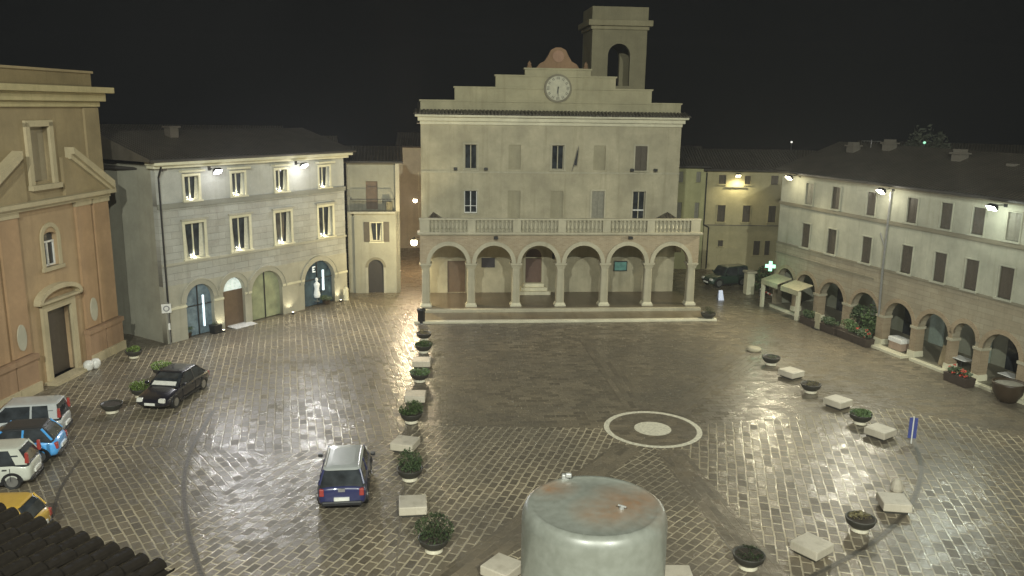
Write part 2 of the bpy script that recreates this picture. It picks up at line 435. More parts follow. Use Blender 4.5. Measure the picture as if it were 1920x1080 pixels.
for px in ([(400, 770), (382, 800), (360, 840), (347, 885), (345, 930), (352, 990), (368, 1050), (390, 1110)],
           [(1708, 815), (1722, 850), (1727, 885), (1716, 930), (1690, 970), (1640, 1015), (1560, 1062), (1480, 1100)],
           [(150, 862), (130, 890), (110, 925), (98, 970)]):
    c_ = smooth_px(px)
    if px[0][0] > 200: strip('drain_edging', c_, .11, .0135, kerbst)
    strip('drain_channel', c_, .06, .016, drain)
paint = plain('worn_paint', (.72, .68, .54), .4, var=.25, scale=9)
circ = lambda r, n=72: [(C0.x + .02 + r * math.cos(2 * math.pi * i / n), C0.y + r * math.sin(2 * math.pi * i / n)) for i in range(n)]
sheet('ring_infill', circ(2.2), .0135, paving('setts_ring', -5, .5, .3, .012, jbump=.5, joint=(.18, .155, .115)))
strip('painted_ring', circ(2.1), .12, .016, paint, True)
sheet('painted_disc', circ(.84), .016, paint)

# ---------------------------------------------------------------- building helpers
def house(name, label, ox, oy, deg, cat='building'): return thing(name, label, cat, (ox, oy, 0), R(deg))
def pitched(parent, x0, x1, y0, y1, z, rise, ov=.5, hip=0.0, mat='roof'):
    """tiled roof: eaves at z, ridge along x"""
    ym = (y0 + y1) / 2
    m = MB(); t = .14
    a = [(x0 - ov, y0 - ov), (x1 + ov, y0 - ov), (x1 + ov, y1 + ov), (x0 - ov, y1 + ov)]
    r = [(x0 - ov + hip, ym), (x1 + ov - hip, ym)]
    for dz in (0,):
        A = [(*p, z) for p in a]; B = [(*p, z + t) for p in a]; C = [(*p, z + t + rise) for p in r]
        m.face([B[0], B[1], C[1], C[0]]); m.face([B[2], B[3], C[0], C[1]]); m.face([B[1], B[2], C[1]]); m.face([B[3], B[0], C[0]])
        for i in range(4): m.face([A[i], A[(i + 1) % 4], B[(i + 1) % 4], B[i]])
        m.face(A[::-1])
    g = MB(); g.tube((x0 - ov, y0 - ov - .02, z + .06), (x1 + ov, y0 - ov - .02, z + .06), .1, 8); g.build('gutter', 'gutter', parent)
    return m.build('roof', mat, parent)
def shell(parent, x0, x1, y0, y1, z0, z1, mat, front=True, t=.3):
    m = MB()
    m.box(x0, x0 + t, y0, y1, z0, z1); m.box(x1 - t, x1, y0, y1, z0, z1); m.box(x0 + t, x1 - t, y1 - t, y1, z0, z1)
    return m.build('side_wall', mat, parent)
def window(parent, c, wd, z0, z1, style='glass', y=.0, sill=True, frame_mat='cream', fw=.12):
    """stone surround + sill, with a pane, shutters or curtains below it"""
    hw = wd / 2
    m = MB()
    m.box(c - hw - fw, c - hw, y - .05, y + .1, z0, z1); m.box(c + hw, c + hw + fw, y - .05, y + .1, z0, z1)
    m.box(c - hw - fw, c + hw + fw, y - .06, y + .1, z1, z1 + fw)
    if sill: m.box(c - hw - fw - .05, c + hw + fw + .05, y - .14, y + .12, z0 - .1, z0)
    f = m.build('window', frame_mat, parent)
    if style in ('shut', 'shut_light'):
        mt = 'dwood' if style == 'shut' else 'shutter_l'
        for k in (-1, 1):
            s_ = MB(); a, b = (c - hw + .01, c - .008) if k < 0 else (c + .008, c + hw - .01)
            s_.box(a, b, y + .07, y + .1, z0 + .01, z1 - .01)
            s_.box(a, a + .05, y + .05, y + .07, z0 + .01, z1 - .01); s_.box(b - .05, b, y + .05, y + .07, z0 + .01, z1 - .01)
            zz = z0 + .06
            while zz < z1 - .08: s_.box(a + .05, b - .05, y + .055, y + .07, zz, zz + .035); zz += .075
            s_.build('shutter', mt, f)
        return f
    MB().box(c - hw, c + hw, y + .26, y + .28, z0, z1).build('pane', 'glass', f)
    b = MB()
    for a0, a1, b0, b1 in ((c - hw, c - hw + .06, z0, z1), (c + hw - .06, c + hw, z0, z1), (c - .035, c + .035, z0, z1), (c - hw + .06, c + hw - .06, z0, z0 + .07), (c - hw + .06, c + hw - .06, z1 - .06, z1), ):
        b.box(a0, a1, y + .2, y + .26, b0, b1)
    if style == 'cross': b.box(c - hw + .06, c + hw - .06, y + .21, y + .25, z0 + (z1 - z0) * .3, z0 + (z1 - z0) * .3 + .05)
    b.build('sash', 'white' if style == 'cross' else frame_mat, f)
    if style == 'curtain':
        q = MB()
        for sx, wx in ((-1, .3), (1, .42)):
            n = 8; xs = [c + sx * hw * .98 - sx * hw * 2 * wx * .62 * i / n for i in range(n + 1)]
            for i in range(n):
                ya, yb = y + .16 + .03 * (i % 2), y + .16 + .03 * ((i + 1) % 2)
                za = z0 + .04; q.face([(xs[i], ya, za), (xs[i + 1], yb, za), (xs[i + 1] + sx * .02 * i, yb, z1 - .04), (xs[i] + sx * .02 * i, ya, z1 - .04)])
        q.build('curtain', 'curtain', f, fix=False)
    return f
def floodlight(name, label, host, x, y, z, col, power, aim, lens=34, spill=55, group='floodlights on the house fronts'):
    """wall bracket, box housing with glass, real spot lamp inside"""
    p = host.matrix_basis @ Vector((x, y, z))
    t = thing(name, label, 'floodlight', p, host.rotation_euler[2], group)
    m = MB(); m.tube((0, -y - .0, .12), (0, .1, .12), .03); m.box(-.1, .1, -y - .04, -y, .0, .25)
    m.build('bracket', 'iron', t)
    tilt = Matrix.Rotation(R(-42), 4, 'X')
    hh = MB(); hh.box(-.27, .27, -.18, .18, -.03, .17, tap=.05); hh.box(-.03, .03, -.03, .06, .14, .2)
    hh.b.transform(tilt); hh.build('housing', 'iron', t, bevel=.02)
    ln_ = MB(); ln_.box(-.23, .23, -.15, .15, -.07, -.034); ln_.b.transform(tilt)
    ln_.build('lens', lamp_mat(name + '_lens', col, lens), t)
    L = bpy.data.lights.new('floodlight_lamp', 'SPOT'); L.energy = power; L.color = col; L.spot_size = R(165); L.spot_blend = .75; L.shadow_soft_size = .16
    lo = bpy.data.objects.new('floodlight_lamp', L); COL.objects.link(lo); lo.parent = t
    lo.location = (0, -.3, -.24)
    spl = bpy.data.lights.new('floodlight_spill', 'POINT'); spl.energy = spill; spl.color = col; spl.shadow_soft_size = .12
    sp_ = bpy.data.objects.new('floodlight_spill', spl); COL.objects.link(sp_); sp_.parent = t; sp_.location = (0, -.2, -.35)
    d = Vector(aim) - p
    d = Matrix.Rotation(-host.rotation_euler[2], 3, 'Z') @ d
    lo.rotation_euler = d.to_track_quat('-Z', 'Y').to_euler()
    return t
def drainpipe(parent, pts, r=.06, mat='iron'):
    m = MB()
    for a, b in zip(pts, pts[1:]): m.tube(a, b, r)
    return m.build('drainpipe', mat, parent)

# ---------------------------------------------------------------- town hall
TH = house('town_hall', 'town hall with stepped clock parapet over a six arch portico', 3.63, 58.28, 5.4)
CX = [-9.75 + 3.2 * i for i in range(7)]
YB = 4.7
# platform and step
MB().box(-10.15, 9.9, -.55, YB, 0, .3).build('portico_floor', plaster('brick_floor', (.15, .12, .085), amt=.3, brick=True, rough=.3), TH)
m = MB(); m.box(-10.2, 9.95, -.95, -.55, 0, .33); m.build('step_edge', 'th_stone', TH, bevel=.02)
MB().box(-10.4, 10.2, -3.1, -.95, 0, .13).build('lower_step', plaster('brick_apron', (.22, .18, .12), amt=.3, brick=True, rough=.3), TH)
m = MB(); m.box(-10.5, 10.3, -3.5, -3.1, 0, .16); m.build('lower_step_edge', 'th_cornice', TH, bevel=.02)
for i in range(2):
    pass
# columns
for i, x in enumerate(CX):
    if i == 0:
        cm = MB(); n = 10
        cm.loft([[(k * q, j * q, z) for k, j in ((-1, -.8), (-.8, -1), (.8, -1), (1, -.8), (1, .8), (.8, 1), (-.8, 1), (-1, .8))] for q, z in ((.29, .55), (.28, 2.0), (.255, 3.05))])
        c0 = cm.build('column', 'th_stone', TH)
        b = MB(); b.box(-.4, .4, -.4, .4, .3, .42); b.box(-.35, .35, -.35, .35, .42, .55, tap=.04); b.build('base', 'th_cornice', c0)
        b = MB(); b.box(-.29, .29, -.29, .29, 3.05, 3.12); b.box(-.3, .3, -.3, .3, 3.12, 3.32, tap=-.07); b.box(-.42, .42, -.42, .42, 3.32, 3.45); b.build('capital', 'th_stone', c0)
        c0.location = (x, .4, 0)
    else:
        c = copy_part(c0, TH, x, 0); c.location = (x, .4, 0)
holes = [archp((a + b) / 2, 1.28, 3.2, 4.76) for a, b in zip(CX, CX[1:])]
out = [(-10.15, 3.45)]
for a, b in zip(CX, CX[1:]):
    pass
sp = [(-10.15, 5.45), (-10.15, 3.45)]
for i in range(6):
    c = (CX[i] + CX[i + 1]) / 2
    sp += [(c + 1.28 * math.cos(math.pi - math.pi * k / 16), 3.46 + 1.3 * math.sin(math.pi * k / 16)) for k in range(17)]
sp += [(9.85, 3.45), (9.85, 5.45)]
plate('arcade_wall', 'th_span', TH, sp, [], 0.05, .75)
for i in range(6):
    m = MB(); arch_ring(m, (CX[i] + CX[i + 1]) / 2, 1.27, 1.56, 3.46, -.03, .3)
    m.build('archivolt', 'th_stone', TH)
# side arches of the portico
for x in (-10.15, 9.45):
    m = MB()
    pts = [(0.75, 5.45), (.75, 3.45)] + [(2.75 + 1.6 * math.cos(math.pi - math.pi * k / 14), 3.46 + 1.3 * math.sin(math.pi * k / 14)) for k in range(15)] + [(YB, 3.45), (YB, 5.45)]
    o = plate('side_arch', 'th_span', TH, pts, [], 0, .4)
    o.matrix_basis = Matrix.Translation((x, 0, 0)) @ Matrix(((0, 1, 0, 0), (1, 0, 0, 0), (0, 0, 1, 0), (0, 0, 0, 1)))
    o.data.flip_normals()
# entablature, balustrade, terrace
m = MB(); m.box(-10.2, 9.9, -.04, YB, 5.45, 5.52); m.box(-10.32, 10.02, -.18, .75, 5.52, 5.68); m.build('balcony_cornice', 'th_stone', TH, bevel=.02)
MB().box(-10.1, 9.8, .75, YB, 5.52, 5.6).build('terrace', 'rh_str', TH)
m = MB(); m.box(-10.2, 9.9, 0, .36, 6.5, 6.64); m.build('balustrade_rail', 'th_stone', TH, bevel=.02)
for x in CX:
    MB().box(x - .28 if x > CX[0] else x - .4, x + .28 if x < CX[-1] else x + .4, .0, .4, 5.68, 6.5).build('pedestal', 'th_stone', TH)
for a, b in zip(CX, CX[1:]):
    m = MB(); k = 9
    for j in range(k):
        x = a + .3 + (b - a - .6) * (j + .5) / k
        m.lathe([(.1, 0), (.1, .06), (.06, .1), (.125, .28), (.06, .62), (.1, .7), (.1, .82)], 8, (x, .18, 5.68))
    m.box(a + .28, b - .28, .3, .33, 5.68, 6.5)
    m.build('balustrade_panel', 'th_stone', TH)
# main block
WC = [-6.41, -3.14, .11, 3.27, 6.45]
UP = ['glass', 'blind', 'glass', 'blind', 'shut']; LO = ['cross', 'blind', 'blind', 'shut_light', 'door']
lz = [6.42, 6.02, 6.02, 5.62, 5.62]
hs = [rect(c - .46, c + .46, 9.7, 11.53) for c in WC] + [rect(c - .48, c + .48, z, 8.12) for c, z in zip(WC, lz)]
ARD = (-1.56, .64)
hs += [rect(-8.16, -6.78, .31, 2.78), archp(-1.56, .62, 1.05, 3.7)]
plate('front_wall', 'th_wall', TH, rect(-10.1, 9.45, -.1, 13.0), hs, YB, YB + .4)
shell(TH, -10.1, 9.45, YB + .4, YB + 11, -.1, 13, 'th_wall')
for c, s in zip(WC, UP):
    if s == 'blind': MB().box(c - .46, c + .46, YB + .12, YB + .3, 9.7, 11.53).build('blind_window', 'th_blind', TH)
    else: window(TH, c, .92, 9.7, 11.53, s, YB, frame_mat='th_stone')
for c, s, z in zip(WC, LO, lz):
    if s == 'blind': MB().box(c - .48, c + .48, YB + .1, YB + .3, z, 8.12).build('blind_window', 'th_blind', TH)
    else:
        f = window(TH, c, .96, z, 8.12, 'glass' if s == 'door' else s, YB, frame_mat='th_stone', sill=s == 'cross')
        if s == 'door': MB().box(c - .42, c + .42, YB + .16, YB + .2, 6.62, 6.72).build('rail', 'white', f)
m = MB(); m.box(-10.12, 9.47, YB - .07, YB, 9.42, 9.55); m.box(-10.12, 9.47, YB - .05, YB, 2.98, 3.06); m.build('string_course', 'th_stone', TH)
# portico back wall: doors, plaque, screen, steps
MB().box(-8.14, -6.8, YB + .14, YB + .24, .31, 2.77).build('side_door', 'wood', TH)
d = MB().prism(archp(-1.56, .61, 1.06, 3.68), YB + .15, YB + .25).build('main_door', plain('main_door_wood', (.13, .08, .06), .5), TH)
m = MB(); arch_ring(m, -1.56, .63, .8, 3.08, YB - .06, YB + .1); m.box(-2.36, -2.19, YB - .06, YB + .1, 1.05, 3.08); m.box(-.93, -.76, YB - .06, YB + .1, 1.05, 3.08); m.build('door_surround', 'th_stone', TH)
for k in range(3): MB().box(-2.35 - .22 * k, -.77 + .22 * k, YB - .35 - .32 * k, YB - .003 * k, .3, 1.05 - .25 * k).build('door_step', 'th_cornice', TH)
MB().box(-5.57, -4.55, YB - .06, YB - .005, 2.27, 3.02).build('plaque', plain('dark_plaque', (.035, .03, .035), .4), TH)
m = MB(); m.prism([(.35, 2.95), (.85, 2.95), (.85, 3.2), (.6, 3.55)], YB - .12, YB - .02); m.build('wall_bracket', 'iron', TH)
m = MB(); m.prism([(-.15, 2.95), (.25, 2.95), (.0, 3.5), (-.15, 3.3)], YB - .14, YB - .04); m.build('wall_bracket', 'iron', TH)
ib = MB(); ib.box(4.68, 5.74, YB - .1, YB - .01, 1.95, 2.74); ib = ib.build('info_screen', 'iron', TH)
MB().box(4.75, 5.67, YB - .115, YB - .101, 2.02, 2.67).build('display', plain('teal_display', (.05, .12, .1), .25, emit=((.35, .75, .62), .09), var=.6, scale=3), ib)
lamp_ = MB().lathe([(.05, .2), (.12, .15), (.14, 0), (.1, -.12), (.02, -.16)], 12, (8.2, 2.6, 4.4)).build('portico_lamp', lamp_mat('portico_lamp_glow', (.9, 1, .95), .6), TH, smooth=True)
MB().tube((8.2, 2.6, 4.6), (8.2, 2.6, 5.45), .02).build('lamp_rod', 'iron', lamp_)
for x in (-4.85, 4.75):
    m = MB(); m.box(x - .14, x + .14, -.32, -.04, 5.22, 5.4); m.box(x - .04, x + .04, -.04, .05, 5.27, 5.34); m.build('arch_spotlight', 'iron', TH)
# main cornice, roof strip, stepped parapet
m = MB()
m.prism([(0, 0), (0, 0)] and rect(-10.15, 9.5, 12.95, 13.2), YB - .12, YB + .3)
m.prism(rect(-10.3, 9.65, 13.2, 13.5), YB - .3, YB + .3); m.prism(rect(-10.5, 9.85, 13.5, 13.68), YB - .55, YB + .3)
m.build('cornice', 'th_cornice', TH, bevel=.03)
m = MB(); n = 74
for j in range(n):
    x = -10.55 + 20.45 * (j + .5) / n
    m.loft([[(x + .13 * math.cos(a), y, z + .1 * max(0, math.sin(a))) for a in [math.pi * i / 6 for i in range(7)]] for y, z in ((YB - .72, 13.7), (YB + .4, 13.98))])
m.hexa([(-10.6, YB - .7, 13.682), (9.95, YB - .7, 13.682), (9.95, YB + .4, 13.682), (-10.6, YB + .4, 13.682), (-10.6, YB - .7, 13.72), (9.95, YB - .7, 13.72), (9.95, YB + .4, 13.99), (-10.6, YB + .4, 13.99)])
m.build('eave_tiles', 'roof', TH)
tiers = [(-10.1, 9.4, 13.7, 14.72), (-7.6, 7.12, 14.72, 15.7), (-4.6, 4.35, 15.7, 16.58), (-2.45, 2.45, 16.58, 17.1)]
for k, (a, b, z0, z1) in enumerate(tiers):
    m = MB(); m.box(a, b, YB + .3, YB + .9, z0, z1 - .12); m.box(a - .08, b + .08, YB + .22, YB + .98, z1 - .12, z1); m.build('parapet_tier', plaster('parapet_stone_%d' % k, (.42, .385, .25), amt=.5), TH)
cr = [(-1.6, 17.1), (1.6, 17.1), (1.35, 17.42), (1.0, 17.6), (.75, 18.0), (.55, 18.4), (.2, 18.58), (-.2, 18.58), (-.55, 18.4), (-.75, 18.0), (-1.0, 17.6), (-1.35, 17.42)]
m = MB(); m.prism(cr, YB + .35, YB + .8)
for x in (-2.1, 2.1): m.lathe([(.16, 0), (.2, .1), (.12, .2), (.16, .3), (.02, .5)], 8, (x, YB + .55, 17.1))
m.build('crest', plaster('crest_brick', (.3, .19, .11), amt=.5), TH)
cs = MB().prism([(.42 * math.cos(a), 17.95 + .42 * math.sin(a)) for a in [2 * math.pi * i / 14 for i in range(14)]], YB + .27, YB + .36).build('shield', plaster('shield_stone', (.4, .25, .17), amt=.4), TH)
ck = MB(); ck.prism([(1.03 * math.cos(a), 15.66 + 1.03 * math.sin(a)) for a in [2 * math.pi * i / 36 for i in range(36)]], YB + .12, YB + .3)
ck = ck.build('clock', 'rh_str', TH)
MB().prism([(.88 * math.cos(a), 15.66 + .88 * math.sin(a)) for a in [2 * math.pi * i / 36 for i in range(36)]], YB + .08, YB + .121).build('dial', 'dial', ck)
m = MB()
for h in range(12):
    a = R(30 * h); c, s = math.cos(a), math.sin(a)
    for k in ((-.05, .05) if h % 3 else (-.09, 0, .09)):
        pts = [(.64, k - .016), (.84, k - .016), (.84, k + .016), (.64, k + .016)]
        m.prism([(r * s + t * c, 15.66 + r * c - t * s) for r, t in pts], YB + .065, YB + .079)
m.build('hour_marks', 'iron', ck)
for nm, a, L, wd in (('hour_hand', 188, .45, .05), ('minute_hand', 178, .7, .035)):
    c, s = math.cos(R(a)), math.sin(R(a))
    MB().prism([(r * s + t * c, 15.66 + r * c - t * s) for r, t in ((-.12, -wd), (L, -.01), (L, .01), (-.12, wd))], YB + .045, YB + .06).build(nm, 'iron', ck)
# roof of the end bay of the terrace and main roof behind the parapet
m = MB(); A = [(6.9, 1.2, 5.6), (9.9, 1.2, 5.6), (9.9, YB - .05, 5.6), (6.9, YB - .05, 5.6)]; tp = (8.3, 3.2, 6.75)
for i in range(4): m.face([A[i], A[(i + 1) % 4], tp])
m.face(A[::-1]); m.build('end_roof', 'roof', TH)
m = MB(); A = [(-10.1, 1.2, 5.6), (-7.8, 1.2, 5.6), (-7.8, YB - .05, 5.6), (-10.1, YB - .05, 5.6)]; tp = (-9.2, 3.2, 6.7)
for i in range(4): m.face([A[i], A[(i + 1) % 4], tp])
m.face(A[::-1]); m.build('end_roof', 'roof', TH)
pitched(TH, -10.1, 9.4, YB + 1.3, YB + 11, 13.0, 1.4, .3)
for x in (-7.55, -5.3, 5.75, 7.55):
    m = MB(); m.box(-.13, .13, -.3, -.05, -.1, .1); m.box(-.04, .04, -.05, 0, -.05, .05)
    o = m.build('wall_spotlight', 'iron', None); o.matrix_basis = TH.matrix_basis @ Matrix.Translation((x, YB - .07, 9.75)); o['category'] = 'spotlight'
    o['group'] = 'dark spotlights on the town hall'
    o['label'] = {-7.55: 'small dark spotlight on the string course, leftmost of four on the town hall', -5.3: 'small dark spotlight just right of the leftmost upper town hall window', 5.75: 'small dark spotlight just left of the rightmost upper town hall window', 7.55: 'small dark spotlight on the string course, rightmost of four on the town hall'}[x]
# flag over the middle window
fl = thing('flag', 'dark flag hanging limp from a slanting pole beside the middle town hall window', 'flag', TH.matrix_basis @ Vector((1.25, YB, 9.6)), R(5.4))
MB().tube((-.05, -.02, 0), (.25, -.9, 1.9), .025).build('flag_pole', 'grey', fl)
m = MB(); n = 7
for i in range(n):
    y0, y1 = -.9 + .5 * i / n, -.9 + .5 * (i + 1) / n
    x0, x1 = .25 - .14 * i / n + .04 * (i % 2), .25 - .14 * (i + 1) / n + .04 * ((i + 1) % 2)
    m.face([(x0, y0, 1.85 - .9 * i / n), (x1, y1, 1.85 - .9 * (i + 1) / n), (x1 - .1, y1 + .02, .55), (x0 - .1, y0 + .05, .45)])
m.build('cloth', plain('dark_flag_cloth', (.05, .05, .055), .8), fl, fix=False)
# bell tower
TW = house('bell_tower', 'square bell tower with an arched opening rising behind the town hall', 3.63 - 16 * math.sin(R(5.4)) + 0, 58.28 + 16 * math.cos(R(5.4)), 5.4, 'tower')
k = (75 + 0) / 71.0
tx0, tx1 = 4.5, 9.3
for y in (0, 4.2):
    plate('wall', 'tower', TW, rect(tx0, tx1, 0, 20.9), [archp((tx0 + tx1) / 2, .98, 16.2, 19.75)], y, y + .5)
for x in (tx0, tx1 - .5): MB().box(x, x + .5, .5, 4.2, 0, 20.9).build('wall', 'tower', TW)
MB().box(tx0 + .5, tx1 - .5, .5, 4.2, 15.6, 16).build('belfry_floor', 'tower', TW)
MB().box(tx0 + .5, tx1 - .5, .5, 4.2, 20.5, 20.88).build('belfry_ceiling', 'tower', TW)
m = MB(); m.box(tx0 - .15, tx1 + .15, -.15, 4.85, 20.9, 21.2); m.box(tx0 - .42, tx1 + .42, -.42, 5.1, 21.2, 21.7); m.build('cornice', plaster('tower_trim', (.36, .32, .2), amt=.4), TW, bevel=.06)
MB().box(tx0 - .05, tx1 + .05, 0, 4.6, 21.7, 22.8).build('attic', 'tower', TW)

# ---------------------------------------------------------------- left palazzo
PA = house('corner_palazzo', 'pale palazzo with four ground floor arches and two floodlights under its eaves', -20.6, 48.5, 57.06)
L_ = 15.05
pc = [2.16, 5.6, 9.15, 13.1]
AR = [(2.19, 1.0), (4.76, .84), (7.46, 1.32), (12.26, 1.48)]
hs = [rect(c - .5, c + .5, 8.5, 9.95) for c in pc] 
plate('upper_wall', 'pal_wall', PA, rect(-.25, L_, 8.3, 10.7), hs, 0, .4)
plate('middle_wall', 'pal_rust', PA, rect(-.25, L_, 3.5, 8.3), [rect(c - .68, c + .68, 4.95, 7.1) for c in pc] , 0, .4)
lo = [(-.25, 3.5), (-.25, -.1)]
for c, r in AR:
    top = 3.3; lo += [(c - r, -.1)] + [(c + r * math.cos(math.pi - math.pi * k / 16), top - r + r * math.sin(math.pi * k / 16)) for k in range(17)] + [(c + r, -.1)]
lo += [(L_, -.1), (L_, 3.5)]
plate('ground_wall', 'pal_stone', PA, lo, [], -.04, .4)
shell(PA, -.25, L_, .4, 9.5, -.1, 10.7, 'small_wall')
def sill_lamp(f, c, z):
    g = MB(); g.box(c - .11, c - .01, .1, .17, z, z + .06); g.build('sill_lamp', lamp_mat('sill_lamp_glow', (1, .97, .8), 5), f)
    L = bpy.data.lights.new('sill_lamp_light', 'POINT'); L.energy = 9; L.color = (1, .95, .72); L.shadow_soft_size = .03
    o = bpy.data.objects.new('sill_lamp_light', L); COL.objects.link(o); o.parent = f; o.location = (c - .05, .07, z + .14)
for c in pc:
    f = window(PA, c, 1.0, 8.5, 9.95, 'curtain', fw=.14); sill_lamp(f, c, 8.5)
    f = window(PA, c, 1.36, 4.95, 7.1, 'curtain', fw=.17); sill_lamp(f, c, 4.95)
    MB().box(c - .95, c + .95, -.16, .1, 7.28, 7.4).build('hood', 'pal_stone', f)
    MB().box(c - .8, c + .8, -.34, 0, 10.2, 10.32).build('eave_bracket', 'cream', PA)
m = MB(); m.box(-.27, L_ + .05, -.1, 0, 8.12, 8.42); m.build('string_course', 'pal_dark', PA)
m = MB(); m.box(-.27, L_ + .03, -.08, 0, 4.7, 4.85); m.build('sill_course', 'pal_stone', PA)
e = [x for c, r in AR for x in (c - r, c + r)]
spans = [(-.2, e[0]), (e[1], e[2]), (e[3], e[4]), (e[5], e[6]), (e[7], L_)]
for a, b in spans: MB().box(a, b, -.13, -.04, 2.02, 2.16).build('impost', 'cream', PA)
for c, r in AR:
    m = MB(); arch_ring(m, c, r, r + .3, 3.3 - r, -.1, .0); arch_ring(m, c, r + .3, r + .38, 3.3 - r, -.15, .0); m.build('archivolt', 'pal_stone', PA)
m = MB(); m.box(-.5, L_ + .25, -.3, .4, 10.5, 10.7); m.box(-.6, L_ + .4, -.6, .4, 10.7, 10.9); m.build('cornice', 'cream', PA, bevel=.03)
pitched(PA, -.3, L_, 0, 9.5, 10.92, 1.45, .62)
drainpipe(PA, [(-.15, -.5, 10.6), (-.1, -.12, 10.0), (-.1, -.12, .1)])
# shop fronts
shop1 = plain('lit_glass_blue', (.1, .13, .14), .15, emit=((.5, .75, .85), .055), var=.6, scale=2.5)
shop3 = plain('lit_glass_green', (.25, .27, .16), .25, emit=((.8, .85, .5), .05), var=.3, scale=1.5)
shop4 = plain('lit_glass_dark', (.03, .05, .06), .1, emit=((.4, .6, .7), .03), var=.8, scale=2)
lun = plain('lit_lunette', (.6, .65, .6), .3, emit=((.85, 1, .95), .35), var=.4, scale=5)
for k, ((c, r), mt) in enumerate(zip(AR, (shop1, 'wood', shop3, shop4))):
    if k == 1:
        MB().box(c - r, c + r, .2, .28, 0, 2.35).build('door', 'wood', PA)
        MB().prism([(c + (r - .02) * math.cos(math.pi * i / 14), 2.42 + (.86) * math.sin(math.pi * i / 14)) for i in range(15)], .22, .26).build('lunette', lun, PA)
        MB().box(c - r, c + r, .17, .3, 2.35, 2.42).build('transom', 'wood', PA)
    else:
        o = MB().prism(archp(c, r, .05, 3.28), .26, .3).build('shop_window', mt, PA)
        m = MB(); m.box(c - .03, c + .03, .2, .26, .05, 3.2)
        if k != 2: m.box(c - r, c + r, .2, .255, 1.9, 1.96)
        m.build('mullion', 'iron', o)
        if k in (0, 3): MB().box(c + r * .35, c + r * .45, .19, .25, .5 if k == 0 else 1.0, 2.5).build('light_tube', lamp_mat('shop_tube_%d' % k, (.7, .9, 1), 1.2), o)
m = MB(); lx, lz = 12.0, 2.45; m.box(lx - .14, lx - .07, .2, .24, lz, lz + .42)
for dz, w_ in ((0, .26), (.175, .2), (.35, .26)): m.box(lx - .07, lx - .14 + w_, .2, .24, lz + dz, lz + dz + .07)
m.build('window_letter', lamp_mat('letter_white', (.9, 1, .95), .35), PA)
# side wing left of the drainpipe
SW = house('side_wing', 'plain grey side wing beside the church with three narrow windows', -24.9, 50.7, -21, 'building')
ln = 4.62
plate('front_wall', 'small_wall', SW, rect(-2.5, ln, -.1, 10.3), [rect(ln - 1.55 - .25, ln - 1.55 + .25, a, b) for a, b in ((8.6, 9.9), (5.2, 6.9), (1.7, 3.2))], 0, .35)
for a, b in ((8.6, 9.9), (5.2, 6.9), (1.7, 3.2)): window(SW, ln - 1.55, .5, a, b, 'glass', frame_mat='pal_stone', fw=.1)
shell(SW, -2.5, ln, .35, 6.5, -.1, 10.3, 'small_wall')
pitched(SW, -2.5, ln, 0, 6.5, 10.35, .3, .3)
# chimney on the palazzo roof
m = MB(); m.box(3.2, 3.8, 3.2, 3.8, 11.4, 12.7); m.box(3.1, 3.9, 3.1, 3.9, 12.7, 12.8); m.build('chimney', plaster('chimney_brick', (.11, .095, .08), brick=True), PA)
BH = house('roof_behind_palazzo', 'dark tiled house roof rising behind the left palazzo', -30, 62, 10)
MB().box(0, 16, 0, 9, 0, 9.7).build('wall', 'small_wall', BH)
pitched(BH, 0, 16, 0, 9, 9.72, 1.9, .5)

# ---------------------------------------------------------------- small balcony house and the alley
SH = house('balcony_house', 'narrow house with an iron balcony and arched door between palazzo and alley', -12.38, 62.81, 8)
sw_ = 3.75
plate('front_wall', 'small_wall', SH, rect(.3, sw_, -.1, 6.35), [archp(1.86, .58, -.05, 2.62), rect(1.52, 2.42, 4.05, 5.5)], 0, .35)
plate('top_wall', 'small_wall', SH, rect(-.2, sw_, 6.35, 10.0), [rect(1.22, 2.11, 6.45, 8.6)], .5, .8)
MB().box(sw_ - .3, sw_, .0, 14, -.1, 10).build('alley_side_wall', 'alley_wall', SH)
m = MB(); m.box(-.2, .0, .35, 9, -.1, 10); m.box(-.2, sw_, 9, 9.3, -.1, 10); m.box(-.2, .3, .2, .35, -.1, 6.35); m.build('side_wall', 'small_wall', SH)
MB().prism(archp(1.86, .57, 0, 2.6), .2, .27).build('door', plain('dark_door', (.04, .035, .03), .5), SH)
m = MB(); arch_ring(m, 1.86, .6, .78, 2.04, -.05, .05); m.build('door_arch', 'rh_str', SH)
for a in (1.08, 2.46): MB().box(a, a + .18, -.04, .05, 0, 2.0).build('door_jamb', 'pal_stone', SH)
f = window(SH, 1.97, .9, 4.05, 5.5, 'curtain', fw=.06)
for a in (1.02, 2.5):
    m = MB(); m.box(a, a + .44, -.06, -.01, 4.02, 5.55); zz = 4.1
    while zz < 5.45: m.box(a + .05, a + .39, -.075, -.06, zz, zz + .04); zz += .09
    m.build('shutter', 'dwood', f)
MB().box(1.2, 2.12, .68, .74, 6.42, 8.6).build('balcony_door', 'wood', SH)
m = MB(); m.box(.05, 3.4, -.55, .5, 6.25, 6.4); bal = m.build('balcony', 'pal_stone', SH)
m = MB(); m.box(.08, 3.37, -.53, -.48, 7.32, 7.37); m.box(.08, .13, -.53, .5, 7.32, 7.37); m.box(3.32, 3.37, -.53, .5, 7.32, 7.37)
for i in range(34): m.box(.08 + i * .0985, .1 + i * .0985, -.51, -.49, 6.4, 7.32)
m.build('railing', 'iron', bal)
MB().box(2.75, 3.2, -.3, .2, 6.4, 7.1).build('balcony_chest', plain('ochre_box', (.3, .26, .15), .7), SH)
pitched(SH, -.2, sw_, .3, 9.3, 10.02, .9, .3)
AB = house('alley_end_house', 'dim old house closing the far end of the alley', -11.5, 84, 4)
MB().box(0, 9, 0, 6, 0, 10.2).build('wall', 'alley_wall', AB)
